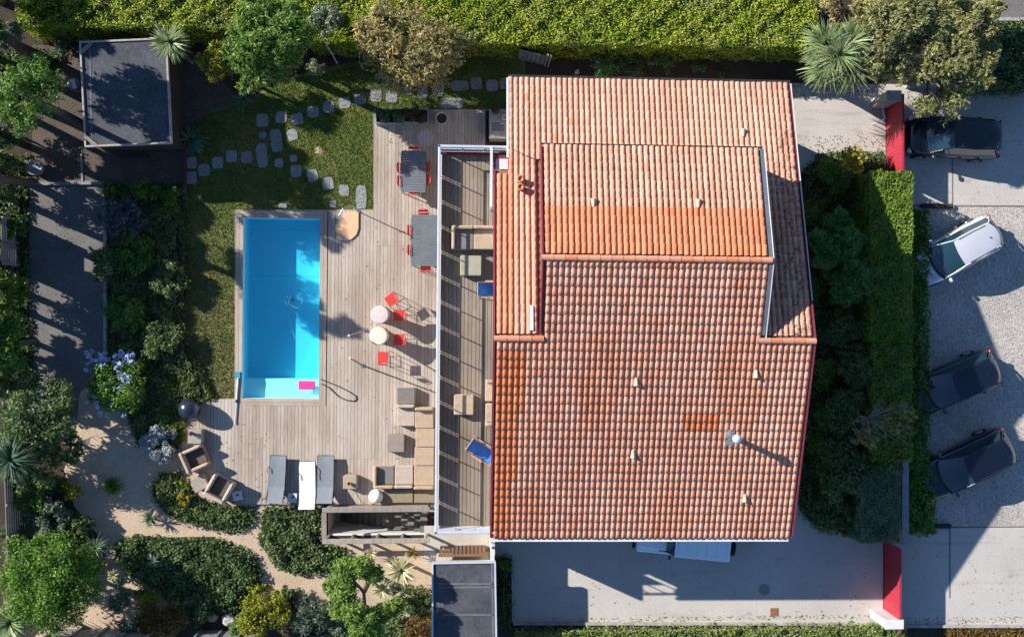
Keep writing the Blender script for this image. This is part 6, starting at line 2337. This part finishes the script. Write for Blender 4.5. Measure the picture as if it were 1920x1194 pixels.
# tall trees outside the frame whose shade falls across the garden
for k, (sx, sy, r, h, mm) in enumerate(((-60, 35, 62, 7.4, PINE), (-75, 135, 66, 5.2, PINE), (-70, 225, 64, 4.8, MID), (-80, 300, 54, 8.2, PINE), (-70, 390, 64, 4.5, MID), (-85, 480, 62, 4.6, PINE), (-65, 560, 60, 4.2, MID), (-75, 640, 58, 3.9, MID), (-90, -60, 60, 5.5, PINE), (-195, 20, 62, 5.6, MID), (-190, 115, 62, 6.0, MID), (-200, 205, 62, 6.2, MID), (-190, 295, 62, 6.2, MID), (-200, 385, 62, 5.8, MID), (-190, 470, 60, 5.4, MID), (-200, 560, 60, 4.8, MID))):
    plant('tall_tree', ['tall leafy tree standing beyond the garden fence', 'tall pine standing beyond the garden fence'][mm is PINE], 'tree', sx, sy, r, h, mm, (.2, .12) if mm is not PINE else (.26, .07), mode='leaf' if mm is not PINE else 'spray', n=4600 if 7.5 < h else (7000 if sx > -100 else 17000), group='tall trees beyond the fence', b=h * .3)


# fallen leaves on the hard ground and the deck
def litter_leaves(name, label, rects, z, n):
    P_ = []
    for x0, y0, x1, y1, k in rects:
        a, b = P(x0, y1, z), P(x1, y0, z)
        P_.append(np.column_stack([a[0] + (b[0] - a[0]) * RNG.random(k), a[1] + (b[1] - a[1]) * RNG.random(k), np.full(k, z) + RNG.random(k) * .01]))
    pos = np.vstack(P_)
    nrm = unit(RNG.normal(size=pos.shape) * .25 + np.array([0, 0, 1.0]))
    V, F, r = leaf_quads(pos, np.cross(nrm, RNG.normal(size=pos.shape)), nrm, .06, .04)
    tag(link(name, np_mesh(name, V, F, MATS['lf_rust'], r)), label, 'leaves', None, 'stuff')


litter_leaves('fallen_leaves', 'scattered dry leaves along the edges of the drives', [(970, 1150, 1650, 1168, 260), (970, 1050, 1650, 1168, 90), (1480, 160, 1660, 180, 160), (1500, 255, 1660, 284, 140), (1700, 165, 1900, 185, 160), (1700, 185, 1915, 380, 120), (1750, 400, 1915, 980, 160), (1700, 1155, 1915, 1172, 140), (1700, 990, 1915, 1170, 60)], .03, 0)
litter_leaves('fallen_leaves', 'scattered dry leaves on the pool deck boards', [(605, 400, 815, 940, 90), (705, 235, 915, 300, 60), (350, 755, 500, 930, 50), (480, 920, 600, 944, 50)], DZ + .012, 0)
litter_leaves('fallen_leaves', 'scattered dry leaves on the shaded courtyard and patio', [(55, 350, 192, 730, 160), (70, 280, 340, 340, 90), (80, 110, 150, 280, 80)], .03, 0)
